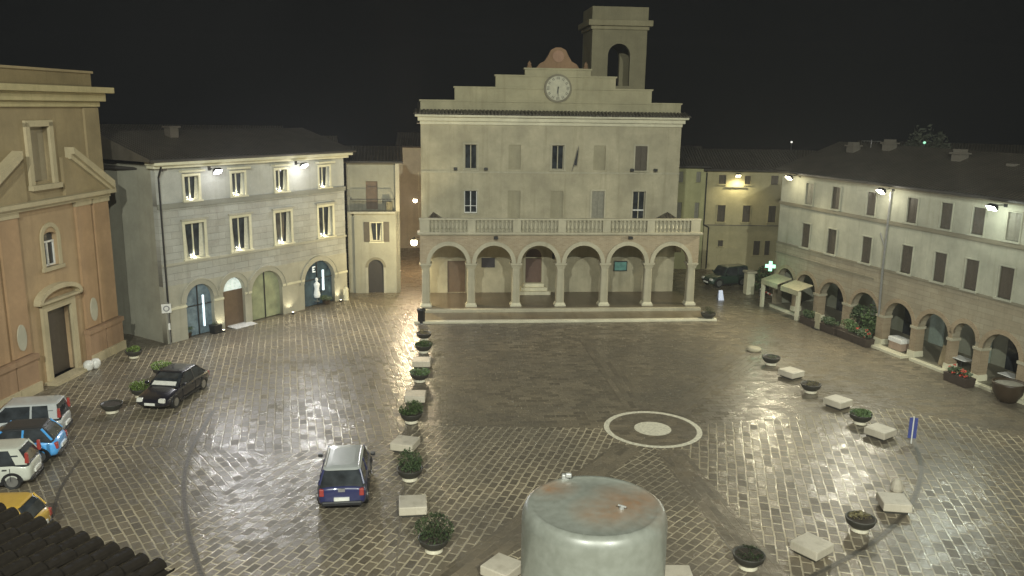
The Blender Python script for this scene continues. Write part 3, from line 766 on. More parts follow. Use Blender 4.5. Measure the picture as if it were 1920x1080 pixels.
window(AB, 2.4, .8, 6, 7.6, 'shut', -.02); window(AB, 2.4, .8, 3, 4.6, 'shut', -.02)
pitched(AB, 0, 9, 0, 6, 10.22, 1.2, .3)
AL = thing('alley_lantern', 'round glowing lantern on the left corner of the town hall', 'lantern', TH.matrix_basis @ Vector((-10.6, 2.2, 4.6)), R(5.4))
m = MB(); m.tube((.6, 0, .38), (0, 0, .38), .025); m.tube((0, 0, .38), (0, 0, .25), .03); m.box(.58, .6, -.1, .1, .2, .5); m.build('bracket', 'iron', AL)
MB().lathe([(.02, -.24), (.15, -.2), (.23, -.08), (.24, .04), (.17, .19), (.05, .25)], 16).build('globe', lamp_mat('globe_glow', (1, .93, .65), 14), AL, smooth=True)
MB().lathe([(.28, .2), (.1, .33), (.04, .36)], 14).build('cap', 'iron', AL)
def point(parent, loc, energy, col, r=.2, nm='lantern_lamp'):
    L = bpy.data.lights.new(nm, 'POINT'); L.energy = energy; L.color = col; L.shadow_soft_size = r
    o = bpy.data.objects.new(nm, L); COL.objects.link(o); o.parent = parent; o.location = loc; return o
point(AL, (-.25, -.3, 0), 900, (1, .85, .5), .1)
AL2 = dup(AL, TH.matrix_basis @ Vector((-10.75, 14, 6.3)), R(5.4), 'small glowing lantern high in the alley, farther in than the round corner lantern')
AL2.scale = (.7,) * 3
for ch in AL2.children:
    if ch.type == 'LIGHT': ch.data = ch.data.copy(); ch.data.energy = 1500; ch.data.color = (1, .75, .5)

# ---------------------------------------------------------------- ochre houses at the back right
YL = house('lime_house', 'narrow lime coloured house front right behind the town hall', 18.24, 74.85, 0)
plate('front_wall', 'lime', YL, rect(-6.5, -1.0, -.1, 9.2), [rect(a - .2, a + .2, b, c) for a in (-3.27, -1.71) for b, c in ((7.9, 8.85), (4.5, 6.1))], 0, .35)
for a in (-3.27, -1.71):
    for b, c in ((7.9, 8.85), (4.5, 6.1)): window(YL, a, .4, b, c, 'shut_light', frame_mat='lime', fw=.06)
shell(YL, -6.5, -1.0, .35, 8, -.1, 9.2, 'lime'); pitched(YL, -6.5, -1, 0, 8, 9.22, 1.6, .3)
YE = house('ochre_house', 'ochre house with small dark windows at the back corner of the square', 18.24, 74.85, 0)
wy = [(.42, .64, 7.8, 8.6), (2.69, .52, 7.8, 8.55), (5.1, .66, 7.8, 8.6), (.51, .7, 4.4, 5.9), (2.79, .68, 4.4, 5.9), (5.1, .66, 4.4, 5.9), (.63, .46, 2.15, 2.7), (3.94, .58, 1.4, 2.7), (4.9, .46, 1.4, 2.72)]
plate('front_wall', 'yellow', YE, rect(-.95, 7.5, -.1, 8.95), [rect(c - w_ / 2, c + w_ / 2, a, b) for c, w_, a, b in wy], -.05, .35)
for c, w_, a, b in wy: window(YE, c, w_, a, b, 'shut', -.05, frame_mat='yellow', fw=.07)
m = MB(); m.box(-.95, 7.5, -.12, -.05, 4.05, 4.15); m.box(.7, 2.6, -.2, -.05, 7.5, 7.58); m.build('string_course', 'rh_str', YE)
m = MB(); arch_ring(m, 1.6, 1.05, 1.25, .9, -.1, 0); m.build('blind_arch', 'yellow', YE)
shell(YE, -.95, 7.5, .35, 8, -.1, 8.95, 'yellow'); pitched(YE, -.95, 7.5, 0, 8, 8.97, 1.6, .35)
drainpipe(YE, [(-1.0, -.15, 8.8), (-1.0, -.15, 4.1), (-.55, -.15, 3.9), (-.55, -.15, .1)])
EY = house('street_end_house', 'shadowed house closing the street beyond the ochre house', 24.5, 80, -20)
MB().box(0, 12, 0, 6, 0, 9).build('wall', 'yellow', EY); pitched(EY, 0, 12, 0, 6, 9.02, 1.4, .3)

# ---------------------------------------------------------------- right arcade house
RH = house('arcade_house', 'long pale arcade house with shuttered windows and three floodlights', 20.31, 58.81, -72.59)
X0, X1 = -2.35, 26.0
uc = [.92, 3.7, 7.05, 10.5, 13.05, 15.25, 17.45, 20.2, 23.0]
AA = [(-.9, 1.0), (1.44, 1.08), (4.26, 1.25), (7.45, 1.25), (10.42, 1.15), (13.16, 1.15), (15.35, .78), (17.75, 1.15), (20.6, 1.15), (23.4, 1.15)]
plate('upper_wall', 'rh_wall', RH, rect(X0, X1, 7.75, 9.8), [rect(c - .4, c + .4, 7.95, 9.4) for c in uc], 0, .35)
plate('middle_wall', 'rh_wall', RH, rect(X0, X1, 4.8, 7.75), [rect(c - .43, c + .43, 4.92, 6.58) for c in uc], 0, .35)
lo = [(X0, 4.8), (X0, -.1)]
for c, r in AA:
    top = 3.05; lo += [(c - r, -.1)] + [(c + r * math.cos(math.pi - math.pi * k / 16), top - r + r * math.sin(math.pi * k / 16)) for k in range(17)] + [(c + r, -.1)]
lo += [(X1, -.1), (X1, 4.8)]
plate('arcade_wall', 'rh_low', RH, lo, [], -.03, .5)
shell(RH, X0, X1, .5, 10, -.1, 9.8, 'rh_wall')
for i, c in enumerate(uc):
    window(RH, c, .8, 7.95, 9.4, 'shut_light' if i in (0, 6) else 'shut', frame_mat='rh_wall', fw=.06)
    window(RH, c, .86, 4.92, 6.58, 'shut', frame_mat='rh_wall', fw=.07)
m = MB(); m.box(X0 - .03, X1, -.1, 0, 7.62, 7.84); m.box(X0 - .03, X1, -.09, 0, 4.72, 4.86); m.box(X0 - .03, 8, -.08, -.03, 4.0, 4.12); m.build('string_course', 'rh_str', RH)
for c, r in AA:
    m = MB(); arch_ring(m, c, r, r + .26, 3.05 - r, -.07, .1); m.build('archivolt', 'rh_brick', RH)
e = [x for c, r in AA for x in (c - r, c + r)]
for k in range(len(AA) - 1):
    a, b = e[2 * k + 1], e[2 * k + 2]
    if b - a < .05: b = a + .05
    pm = MB(); pm.box(a - .01, b + .01, -.09, .5, .5, 1.85); po = pm.build('pillar', 'rh_brick', RH)
    q = MB(); q.box(a - .08, b + .08, -.16, .55, .0, .5, tap=.03); q.build('base', 'cream', po)
    q = MB(); q.box(a - .06, b + .06, -.14, .55, 1.85, 2.0); q.build('capital', 'th_stone', po)
MB().box(X0, X1, 3.4, 3.6, -.1, 4.4).build('portico_back_wall', 'inner', RH)
MB().box(X0 + .3, X1 - .3, .5, 3.4, 4.3, 4.4).build('portico_ceiling', 'inner', RH)
m = MB(); m.box(X0, 2.6, -.35, 3.4, 0, .16); m.box(2.6, X1, -.15, 3.4, 0, .16); m.build('portico_floor', 'rh_str', RH)
for a, b, y0, y1 in ((9.2, 11.7, -.75, -.15), (-1.8, 2.55, -.6, -.35), (12.1, X1, -.5, -.15)): MB().box(a, b, y0, y1, 0, .17).build('white_kerb', 'cream', RH, bevel=.015)
for c, kk in ((4.9, 1), (7.9, 0), (10.1, 2), (13.6, 2), (15.8, 0), (18.6, 1), (1.3, 0), (21.2, 2)):
    MB().box(c - .55, c + .55, 3.28, 3.39, .16, 2.6).build('shop_door', [('glass'), plain('pale_panel_%d' % int(c * 10), (.4, .45, .36), .5), plain('lit_panel_%d' % int(c * 10), (.3, .36, .3), .3, emit=((.75, .9, .75), .03))][kk], RH)
m = MB(); m.box(X0 - .1, X1, -.3, .35, 9.8, 9.95); m.build('eave_board', 'rh_str', RH)
pitched(RH, X0, X1, 0, 10, 9.96, 2.0, .45)
drainpipe(RH, [(8.75, -.1, 9.6), (8.75, -.1, 4.5), (8.85, -.1, 1.9)], .07, 'grey')
drainpipe(RH, [(8.2, -.08, 7.0), (8.72, -.1, 6.2)], .035, 'grey')
for x, y, z0, z1 in ((.5, 3.6, 10.8, 11.9), (3.2, 4.3, 11.3, 12.2), (9.9, 3.6, 10.8, 11.9), (13.8, 3.5, 10.7, 11.3)):
    m = MB(); m.box(x - .35, x + .35, y - .3, y + .3, z0, z1); m.box(x - .45, x + .45, y - .4, y + .4, z1, z1 + .1); m.box(x - .3, x + .3, y - .25, y + .25, z1 + .1, z1 + .3)
    m.build('chimney', plaster('chimney_%d' % int(x), (.15, .135, .11), amt=.5), RH)

def aerial(host, x, y, z, h, label):
    t = thing('roof_aerial', label, 'aerial', host.matrix_basis @ Vector((x, y, z)), host.rotation_euler[2] + .6, 'roof aerials')
    m = MB(); m.tube((0, 0, 0), (0, 0, h), .025, 6)
    m.build('mast_pole', 'grey', t)
    m = MB(); m.tube((-.6, 0, h - .1), (.6, 0, h - .1), .015, 5)
    for k in range(7): m.tube((-.55 + .18 * k, -.25, h - .1), (-.55 + .18 * k, .25, h - .1), .01, 4)
    m.build('antenna', 'grey', t)
aerial(RH, 1.3, 4.4, 11.4, 1.0, 'thin roof aerial beside the farthest chimney of the arcade house')

# ---------------------------------------------------------------- church
CH = house('church', 'orange plastered church front with a broken pediment at the left edge', -24.2, 37.0, 84.4, 'church')
cx0, cx1 = -1.2, 10.35
cc = 5.1
plate('lower_wall', 'ch_low', CH, rect(cx0, cx1, -.1, 9.0), [rect(cc - 1.0, cc + 1.0, .15, 3.75), archp(cc, .55, 5.95, 7.7, 12, .25)], 0, .5)
plate('upper_wall', 'ch_up', CH, rect(cx0, cx1, 9.0, 14.0), [rect(cc - .75, cc + .75, 10.3, 13.0)], .05, .5)
shell(CH, cx0, cx1, .5, 18, -.1, 14, 'ch_up')
for a, b in ((8.9, 10.3), (7.3, 8.6), (1.4, 2.7), (-.2, 1.1)):
    m = MB(); m.box(a, b, -.14, 0, 2.0, 8.75); p_ = m.build('pilaster', 'ch_pil', CH)
    m = MB(); m.box(a - .06, b + .06, -.2, .0, 8.75, 9.0); m.build('capital', 'ch_trim', p_)
    m = MB(); m.box(a - .1, b + .1, -.3, 0, -.1, 1.7); m.box(a - .16, b + .16, -.38, 0, 1.7, 1.95); m.build('plinth', 'ch_plinth', p_)
    m = MB(); m.box(a - .12, b + .12, -.42, -.3, 0, .5); m.build('plinth_foot', 'ch_trim', p_)
for a, b in ((8.9, 10.3), (-.2, 1.1)):
    MB().box(a + .05, b - .05, -.08, .05, 9.5, 13.9).build('upper_pilaster', 'ch_up', CH)
m = MB(); m.prism(rect(cx0 - .05, cx1 + .1, 9.0, 9.2), -.25, .5); m.prism(rect(cx0 - .2, cx1 + .3, 9.2, 9.42), -.5, .5); m.build('middle_cornice', 'ch_trim', CH, bevel=.02)
# broken pediment: two raking cornices with a gap round the upper window
for s in (-1, 1):
    def X(d): return cc + s * d
    m = MB()
    for t0, t1, y in ((0, .35, -.5), (-.25, 0, -.3)):
        m.prism([(X(5.5), 9.42 + t0 * .6), (X(5.5), 9.42 + t1 + .1), (X(2.0), 11.55 + t1), (X(2.0), 11.55 + t0)], y, .06)
    m.build('raking_cornice', 'ch_trim', CH)
    MB().prism([(X(5.2), 9.42), (X(1.5), 9.42), (X(1.5), 11.4), (X(2.0), 11.35)], -.12, .05).build('tympanum', 'ch_up', CH)
m = MB(); m.box(cc - 1.05, cc - .75, -.1, .2, 10.0, 13.2); m.box(cc + .75, cc + 1.05, -.1, .2, 10.0, 13.2); m.box(cc - 1.05, cc + 1.05, -.1, .2, 13.0, 13.3); m.box(cc - 1.15, cc + 1.15, -.25, .2, 9.9, 10.15); m.build('niche_frame', 'ch_trim', CH)
MB().box(cc - .75, cc + .75, .3, .4, 10.3, 13).build('niche_panel', plaster('niche_grey', (.33, .28, .19), amt=.3), CH)
f = MB(); arch_ring(f, cc, .56, .78, 7.42, -.07, .08, 10); f.box(cc - .78, cc - .56, -.07, .08, 5.95, 7.42); f.box(cc + .56, cc + .78, -.07, .08, 5.95, 7.42); f.box(cc - .85, cc + .85, -.14, .08, 5.75, 5.95)
f = f.build('window', 'ch_trim', CH)
MB().box(cc - .55, cc + .55, .25, .28, 5.95, 7.72).build('pane', 'glass', f)
m = MB(); m.box(cc - .04, cc + .04, .18, .25, 5.95, 7.2); m.box(cc - .55, cc - .48, .18, .25, 5.95, 7.2); m.box(cc + .48, cc + .55, .18, .25, 5.95, 7.2); m.box(cc - .55, cc + .55, .17, .25, 7.15, 7.24); m.box(cc - .48, cc + .48, .18, .25, 5.95, 6.03); m.build('sash', 'white', f)
MB().box(cc - 1, cc + 1, .3, .4, .15, 3.75).build('door', plain('church_door_wood', (.075, .06, .045), .5, scale=3), CH)
m = MB(); m.box(cc - 1.35, cc - 1.0, -.16, .1, .15, 3.75); m.box(cc + 1.0, cc + 1.35, -.16, .1, .15, 3.75); m.box(cc - 1.35, cc + 1.35, -.16, .1, 3.75, 4.2); m.build('door_surround', 'ch_trim', CH)
n = 12; o_ = [(cc + 1.75 * math.cos(math.pi * i / n), 4.3 + .75 * math.sin(math.pi * i / n)) for i in range(n + 1)]; i_ = [(cc + 1.55 * math.cos(math.pi * i / n), 4.25 + .55 * math.sin(math.pi * i / n)) for i in range(n + 1)]
m = MB()
for k in range(n): m.hexa([(x, y, z) for y in (-.4, .05) for x, z in (i_[k], o_[k], o_[k + 1], i_[k + 1])])
m.box(cc - 1.75, cc + 1.75, -.36, .05, 4.2, 4.32); m.build('door_pediment', 'ch_trim', CH)
for c in (2.05, 8.0): MB().prism([(c + .32 * math.cos(a), 2.95 + .66 * math.sin(a)) for a in [2 * math.pi * i / 20 for i in range(20)]], -.19, -.13).build('oval_panel', plaster('oval_pale_%d' % c, (.5, .48, .38), amt=.3), CH)
m = MB(); m.box(cc - 1.6, cc + 1.6, -.75, .3, 0, .15); m.build('door_step', 'ch_trim', CH)
m = MB(); m.prism(rect(cx0, cx1 + .05, 13.95, 14.25), -.12, .5); m.prism(rect(cx0, cx1 + .3, 14.25, 14.7), -.35, .5); m.prism(rect(cx0, cx1 + .62, 14.7, 15.02), -.7, .5); m.build('top_cornice', plaster('church_cornice', (.5, .43, .24), amt=.5), CH, bevel=.04)
MB().box(cx0, cx1 - .1, .2, 8, 15.02, 15.75).build('attic', plaster('attic_stone', (.27, .21, .11), amt=.5), CH)
m = MB(); m.box(cx0, cx1, .1, 8, 15.75, 15.87); m.build('attic_coping', 'ch_up', CH)

# ---------------------------------------------------------------- floodlights
LP = .27
aimL = (0, 36, 0); aimR = (2, 38, 0)
floodlight('floodlight', 'white floodlight under the palazzo eaves nearer the church', PA, 3.48, -.8, 10.2, (.97, .96, .98), 9000 * LP, aimL, spill=25)
floodlight('floodlight', 'white floodlight under the palazzo eaves nearer the town hall', PA, 10.49, -.8, 10.2, (.97, .96, .95), 9000 * LP, aimL)
floodlight('floodlight', 'yellowish floodlight at the far corner of the arcade house, beside the ochre house', RH, -.31, -.9, 9.7, (1, .9, .62), 9000 * LP, aimR)
floodlight('floodlight', 'floodlight above the tall drainpipe in the middle of the arcade house', RH, 8.8, -.9, 9.65, (1, .95, .76), 9000 * LP, aimR)
floodlight('floodlight', 'greenish white floodlight nearest the right edge of the photo', RH, 16.8, -.9, 9.6, (.9, 1, .86), 6000 * LP, aimR)
floodlight('floodlight', 'warm lamp under the eaves of the ochre house throwing light on its wall', YE, 1.7, -.5, 8.6, (1, .9, .55), 250, (19.9, 74.6, 0), lens=2, spill=14)

def mast(label, x, y, h, power, aim, col):  # unseen masts added as fill; tank highlights point to lamps on this side
    t = thing('fill_mast', label, 'lamp mast', (x, y, 0), 0, 'added fill light masts behind the camera')
    MB().tube((0, 0, 0), (0, 0, h), .12, 10, .08).build('pole', 'grey', t)
    m = MB(); m.box(-.6, .6, -.15, .1, h, h + .35); m.build('housing', 'iron', t)
    m = MB(); m.box(-.55, .55, .105, .12, h + .03, h + .32); m.build('lens', lamp_mat('mast_lens', col, 20), t)
    L = bpy.data.lights.new('mast_lamp', 'SPOT'); L.energy = power; L.color = col; L.spot_size = R(78); L.spot_blend = .6; L.shadow_soft_size = .5
    lo = bpy.data.objects.new('mast_lamp', L); COL.objects.link(lo); lo.parent = t; lo.location = (0, .5, h + .2)
    lo.rotation_euler = (Vector(aim) - Vector((x, y + .5, h + .2))).to_track_quat('-Z', 'Y').to_euler()
mast('unseen fill light mast added on the left behind the camera', -8, -18, 31, 56000, (-6, 48, 4), (.97, 1, .87))
mast('unseen fill light mast added on the right behind the camera', 10, -18, 31, 56000, (6, 50, 4), (.97, 1, .87))

# ---------------------------------------------------------------- own side of the square: tank, terrace, tiled roof
OH = thing('terrace_house', 'flat roofed house below the camera carrying the white tank', 'building', (0, 0, 0))
MB().box(-2.2, 8, -10, 6.55, 0, 10.25).build('wall', 'small_wall', OH)
TK = thing('water_tank', 'large white cylindrical tank with rust stains on its domed lid', 'water tank', (.66, 5.9, 10.25))
prof = [(.0, -0.0)] and [(.545, 0), (.555, .05), (.56, .5), (.56, .96), (.555, 1.0), (.535, 1.05), (.5, 1.075), (.475, 1.07), (.46, 1.065), (.3, 1.085), (.1, 1.09), (.01, 1.09)]
MB().lathe(prof, 64).build('body', 'tank', TK, smooth=True)
m = MB(); m.box(-.23, -.17, .43, .47, 1.06, 1.11); m.box(-.2, -.15, .41, .44, 1.09, 1.13); m.build('lug', 'grey', TK, bevel=.01)
m = MB(); m.tube((.19, -.1, 1.07), (.2, -.1, 1.11), .02); m.tube((.17, -.085, 1.11), (.225, -.12, 1.11), .008); m.build('valve', 'grey', TK)
TR = thing('tiled_roof_house', 'house below the camera with dark wet clay roof tiles', 'building', (0, 0, 0))
e0, e1 = Vector((*gp(-260, 870, 9.3), 9.3)), Vector((*gp(335, 1086, 9.3), 9.3))
ed = (e1 - e0); EL = ed.length; ed.normalize(); up = Vector((ed.y, -ed.x, 0)); up = -up if up.y > 0 else up
up = (up + Vector((0, 0, .05))).normalized(); nn = ed.cross(up).normalized(); nn = -nn if nn.z < 0 else nn
m = MB(); pitch = .25; cnt = int(EL / pitch)
q = random.Random(3)
for i in range(cnt):
    for j in range(7):
        for conv in (1, -1):
            cxs = e0 + ed * ((i + (.5 if conv > 0 else 1.0)) * pitch + q.uniform(-.008, .008))
            s0, s1 = j * .34 - q.uniform(0, .03), j * .34 + .42
            rings = []
            for s_, r_, lift in ((s0, .105, .03), (s1, .085, .0)):
                base = cxs + up * s_ + nn * ((.05 if conv > 0 else .09) + lift * 1.0)
                rings.append([tuple(base + ed * (r_ * math.cos(a)) + nn * (conv * r_ * .75 * math.sin(a))) for a in [math.pi * k / 6 for k in range(7)]])
            A, B = rings
            for k in range(6): m.face([A[k], A[k + 1], B[k + 1], B[k]])
            if conv > 0: m.face(A)
m.build('roof', 'tile', TR, fix=False)
m = MB(); a, b = e0 + nn * -.06, e1 + nn * -.06
m.hexa([tuple(p) for p in (a, b, b + up * 2.6, a + up * 2.6, a + nn * .05, b + nn * .05, b + up * 2.6 + nn * .05, a + up * 2.6 + nn * .05)]); m.build('roof_boards', 'dwood', TR)
hz = Vector((up.x, up.y, 0)).normalized()
a, b = e0 + hz * .5, e1 + hz * .5
MB().hexa([(p.x, p.y, z) for z in (0, 9.28) for p in (a, b, b + hz * 2.2, a + hz * 2.2)]).build('wall', 'small_wall', TR)

# ---------------------------------------------------------------- benches
def bench_mesh(par):
    b = MB(); b.box(-.5, .5, -.5, .5, .1, .42); o = b.build('block', 'bench', par, bevel=.035)
    b = MB(); b.box(-.4, .4, -.4, .4, 0, .1); b.build('foot', 'bowl', par)
BN = [((791, 674), 2, 'square stone bench between two shrub planters, farthest in the planter row'),
      ((779, 738), 2, 'square stone bench partly hidden by the tall green bush in the planter row'),
      ((760, 826), -14, 'pale stone bench block right of the blue car roof, in the planter row'),
      ((774, 940), 8, 'pale stone bench block just right of the rear of the blue car'),
      ((1484, 694), 32, 'stone bench on the right near the green reflection, farthest of the right hand benches'),
      ((1572, 748), 34, 'stone bench between the small empty bowl and the low green bowl on the right'),
      ((1651, 803), 36, 'stone bench just left of the blue sign'),
      ((1677, 935), -8, 'stone bench with the small upright stone behind it'),
      ((1523, 1017), 38, 'stone bench at the bottom right between two planter bowls'),
      ((942, 1058), -35, 'stone bench at the bottom just left of the white tank'),
      ((1268, 1076), 0, 'stone bench half hidden just right of the white tank')]
b0 = None
for (px, py), a, lab in BN:
    x, y = gp(px, py, .42)
    if b0 is None:
        b0 = thing('stone_bench', lab, 'bench', (x, y, .02), R(a), 'stone benches around the square'); bench_mesh(b0)
    else: dup(b0, (x, y, .02), R(a), lab)
x, y = gp(1414, 652, .2)
t = thing('stone_block', 'low round topped pale stone beside the white glare near the town hall steps', 'stone', (x, y, .016))
MB().lathe([(.42, 0), (.44, .15), (.36, .22), (.2, .24)], 14).build('stone', 'th_wall', t, smooth=True)
x, y = gp(1681, 920)
t = thing('stone_post', 'small upright pale stone standing behind a bench at the right', 'stone', (x, y, .016))
MB().lathe([(.22, 0), (.24, .12), (.2, .32), (.12, .46), (.03, .5)], 10).build('post', 'bench', t)

# ---------------------------------------------------------------- planters
def planter(label, px, py, plant, sc=1.0, cat='planter'):
    x, y = gp(px, py); y += .3
    t = thing('planter_bowl', label, cat, (x, y, .012), rnd.uniform(0, 6), 'planter bowls in the square')
    MB().lathe([(.3, 0), (.33, .02), (.31, .15)], 20).build('plinth', 'bowl_base', t)
    MB().lathe([(.24, .15), (.36, .18), (.5, .32), (.56, .5), (.57, .53), (.51, .53), (.48, .46)], 24).build('bowl', 'bowl', t, smooth=True)
    MB().lathe([(.49, .44), (.48, .47), (.01, .48)], 16).build('soil', 'soil', t)
    if plant:
        n, rx, rz, mat, zc, sz = plant
        leaves(int(n * 1.7), rx, rx, rz, sz * .75, rnd.randrange(9999), c=(0, 0, zc), lump=rnd.uniform(.28, .45)).build('shrub', mat, t, fix=False)
        st = MB()
        for _ in range(7):
            a = rnd.uniform(0, 6.28); st.tube((.12 * math.cos(a), .12 * math.sin(a), .46), (rx * .8 * math.cos(a + .4), rx * .8 * math.sin(a + .4), zc + rz * rnd.uniform(.3, 1.15)), .014, 5, .006)
        st.build('stems', 'bark', t)
    t.scale = (sc * .92,) * 3
    return t
LOWG = (420, .6, .2, 'leaf', .58, .07)
planter('small planter with a withered brown plant at the far end of the planter row', 794, 640, (90, .4, .18, 'dry', .6, .06), .95)
planter('planter with a flat green shrub just beyond the farthest stone bench', 793, 664, LOWG)
planter('planter with a flat green shrub between the two far stone benches', 786, 719, LOWG)
planter('planter with a bushy bright green shrub in front of a half hidden bench', 770, 797, (760, .62, .42, 'leaf', .72, .08))
planter('planter with a tall dull green shrub between the two near stone benches', 767, 906, (560, .52, .55, 'leaf_d', .85, .08))
planter('planter with the biggest dark bushy shrub, nearest in the planter row', 812, 1042, (900, .72, .55, 'leaf_d', .82, .08))
planter('empty dark planter bowl beside the green reflection on the right', 1448, 687, (60, .4, .08, 'leaf_d', .52, .05))
planter('planter bowl with scant dry stalks between two right hand benches', 1523, 740, (70, .45, .12, 'dry', .58, .06))
planter('planter bowl with low bright green growth left of the blue sign', 1617, 799, (420, .55, .14, 'leaf', .58, .07))
planter('planter bowl with yellow and brown plants at the bottom right', 1618, 1003, (160, .45, .12, 'dry', .56, .06))
planter('planter bowl with glossy dark leaves at the bottom edge right of the tank', 1407, 1074, (260, .5, .14, 'leaf_d', .56, .07))
planter('planter with a lime green shrub beside the church corner', 247, 674, (320, .45, .22, 'leaf_y', .62, .07), .9)
planter('planter with a lime green shrub behind the black car', 300, 708, (420, .6, .26, 'leaf_y', .66, .08), .95)
planter('planter with a lime green shrub at the front of the black car', 260, 748, (460, .62, .26, 'leaf_y', .66, .08), .95)
planter('empty dark planter bowl on the bare paving left of the black car', 205, 778, None, .95)
planter('dark planter bowl with a dull shrub against the right end of the town hall steps', 1329, 602, (180, .45, .3, 'leaf_d', .7, .07))

# ---------------------------------------------------------------- small street things
x, y = gp(790, 606)
t = thing('litter_bin', 'dark upright litter bin at the left end of the town hall steps', 'bin', (x, y, 0))
MB().lathe([(.24, 0), (.25, .05), (.25, .85), (.3, .87), (.3, .95), (.26, 1.02), (.1, 1.08)], 18).build('body', 'iron', t, smooth=True)
MB().lathe([(.33, 0), (.33, .04), (.1, .05)], 16, (0, 0, -.0)).build('foot', 'grey', t)
for (px, py), lab in (((167, 694), 'left of two round white stones at the foot of the church plinth'), ((180, 690), 'right of two round white stones at the foot of the church plinth')):
    x, y = gp(px, py)
    o = MB().lathe([(.16, 0), (.22, .08), (.27, .25), (.25, .42), (.16, .52), (.03, .55)], 14).build('stone_ball', 'white', smooth=True)
    o.location = (x, y, .0); tag(o, lab, 'stone', 'round white stones by the church')
x, y = gp(320, 645)
t = thing('road_sign', 'square white road sign on a pole at the left corner of the palazzo', 'sign', (x, y, 0), R(25))
MB().tube((0, 0, 0), (0, 0, 2.6), .04).build('pole', 'grey', t)
s_ = MB().box(-.36, .18, -.07, -.045, 1.95, 2.5).build('sign_panel', 'white', t)
m = MB()
a = [(-.09 + .18 * math.cos(2 * math.pi * i / 20), 2.22 + .18 * math.sin(2 * math.pi * i / 20)) for i in range(20)]; b = [(-.09 + .12 * math.cos(2 * math.pi * i / 20), 2.22 + .12 * math.sin(2 * math.pi * i / 20)) for i in range(20)]
for i in range(20): m.face([(a[i][0], -.074, a[i][1]), (a[(i + 1) % 20][0], -.074, a[(i + 1) % 20][1]), (b[(i + 1) % 20][0], -.074, b[(i + 1) % 20][1]), (b[i][0], -.074, b[i][1])])
m.build('sign_mark', plain('sign_grey', (.2, .2, .22), .5), s_)
MB().box(-.06, .06, -.06, -.042, .9, 1.3).build('notice', 'white', t)
x, y = gp(649, 563)
o = MB().lathe([(.24, 0), (.24, .1), (.2, .15), (.19, .85), (.14, 1.0), (.03, 1.06)], 14).build('stone_bollard', 'cream', smooth=True); o.location = (x, y, 0)
tag(o, 'pale stone bollard at the right corner of the palazzo', 'bollard')
x, y = gp(450, 610)
t = thing('entrance_ramp', 'white board ramp lying before the brown palazzo door', 'ramp', (x, y, 0), R(57))
MB().hexa([(-.85, -.7, .02), (.85, -.7, .02), (.85, .7, .06), (-.85, .7, .06), (-.85, -.7, .06), (.85, -.7, .06), (.85, .7, .16), (-.85, .7, .16)]).build('board', 'ramp', t)
def bush(label, px, py, r, h, mat, name='potted_shrub', pot=True, group='potted shrubs before the palazzo'):
    x, y = gp(px, py)
    t = thing(name, label, 'potted plant', (x, y, 0), 0, group)
    if pot: MB().lathe([(r * .45, 0), (r * .6, .3), (r * .64, .32), (r * .5, .31)], 14).build('pot', 'brown', t)
    leaves(260, r, r, h / 2, .06, rnd.randrange(999), c=(0, 0, .3 + h / 2)).build('foliage', mat, t, fix=False)
bush('low dark shrub left of the first palazzo arch', 352, 632, .45, .4, 'leaf_d')
bush('round shrub between the first arch and the brown door', 431, 606, .45, .55, 'leaf_d')
bush('low shrub right of the brown door', 482, 591, .5, .5, 'leaf_d')
bush('low shrub before the wide pier right of the green shop window', 560, 573, .55, .4, 'leaf_d')
bush('small shrub under the rightmost palazzo arch', 612, 570, .5, .35, 'leaf_d')
x, y = gp(405, 624)
t = thing('planter_box', 'black square planter box beside the first lit pier of the palazzo', 'planter', (x, y, 0), R(57))
m = MB(); m.box(-.25, .25, -.25, .25, 0, .55, tap=-.04); m.build('box', 'iron', t); leaves(50, .25, .25, .1, .05, 5, c=(0, 0, .6)).build('plant', 'leaf_d', t, fix=False)
def bollard_light(label, px, py, h, col, e):
    x, y = gp(px, py); t = thing('bollard_light', label, 'lamp', (x, y, 0), 0, 'small lamps before the palazzo')
    MB().lathe([(.05, 0), (.05, h)], 10).build('post', 'grey', t)
    MB().lathe([(.05, h), (.11, h + .08), (.1, h + .18), (.02, h + .22)], 12).build('lamp', lamp_mat('bollard_glow', col, e), t, smooth=True)
bollard_light('small white lamp before the green shop window, higher of two', 477, 588, .5, (1, 1, .85), 1.4)
bollard_light('small white lamp on a short post at the foot of the green shop window', 488, 597, .4, (1, 1, .9), .9)
x, y = gp(572, 576)
t = thing('ring_lamp', 'bright ring shaped lamp on a stand before the rightmost palazzo arch', 'lamp', (x, y, 0), R(40))
MB().tube((0, 0, 0), (0, 0, .35), .03).build('stand', 'iron', t)
m = MB()
for i in range(20):
    a, b = [2 * math.pi * k / 20 for k in (i, i + 1)]
    m.tube((.2 * math.cos(a), 0, .55 + .2 * math.sin(a)), (.2 * math.cos(b), 0, .55 + .2 * math.sin(b)), .045, 6)
m.build('ring', lamp_mat('ring_glow', (1, .95, .8), 1.3), t)
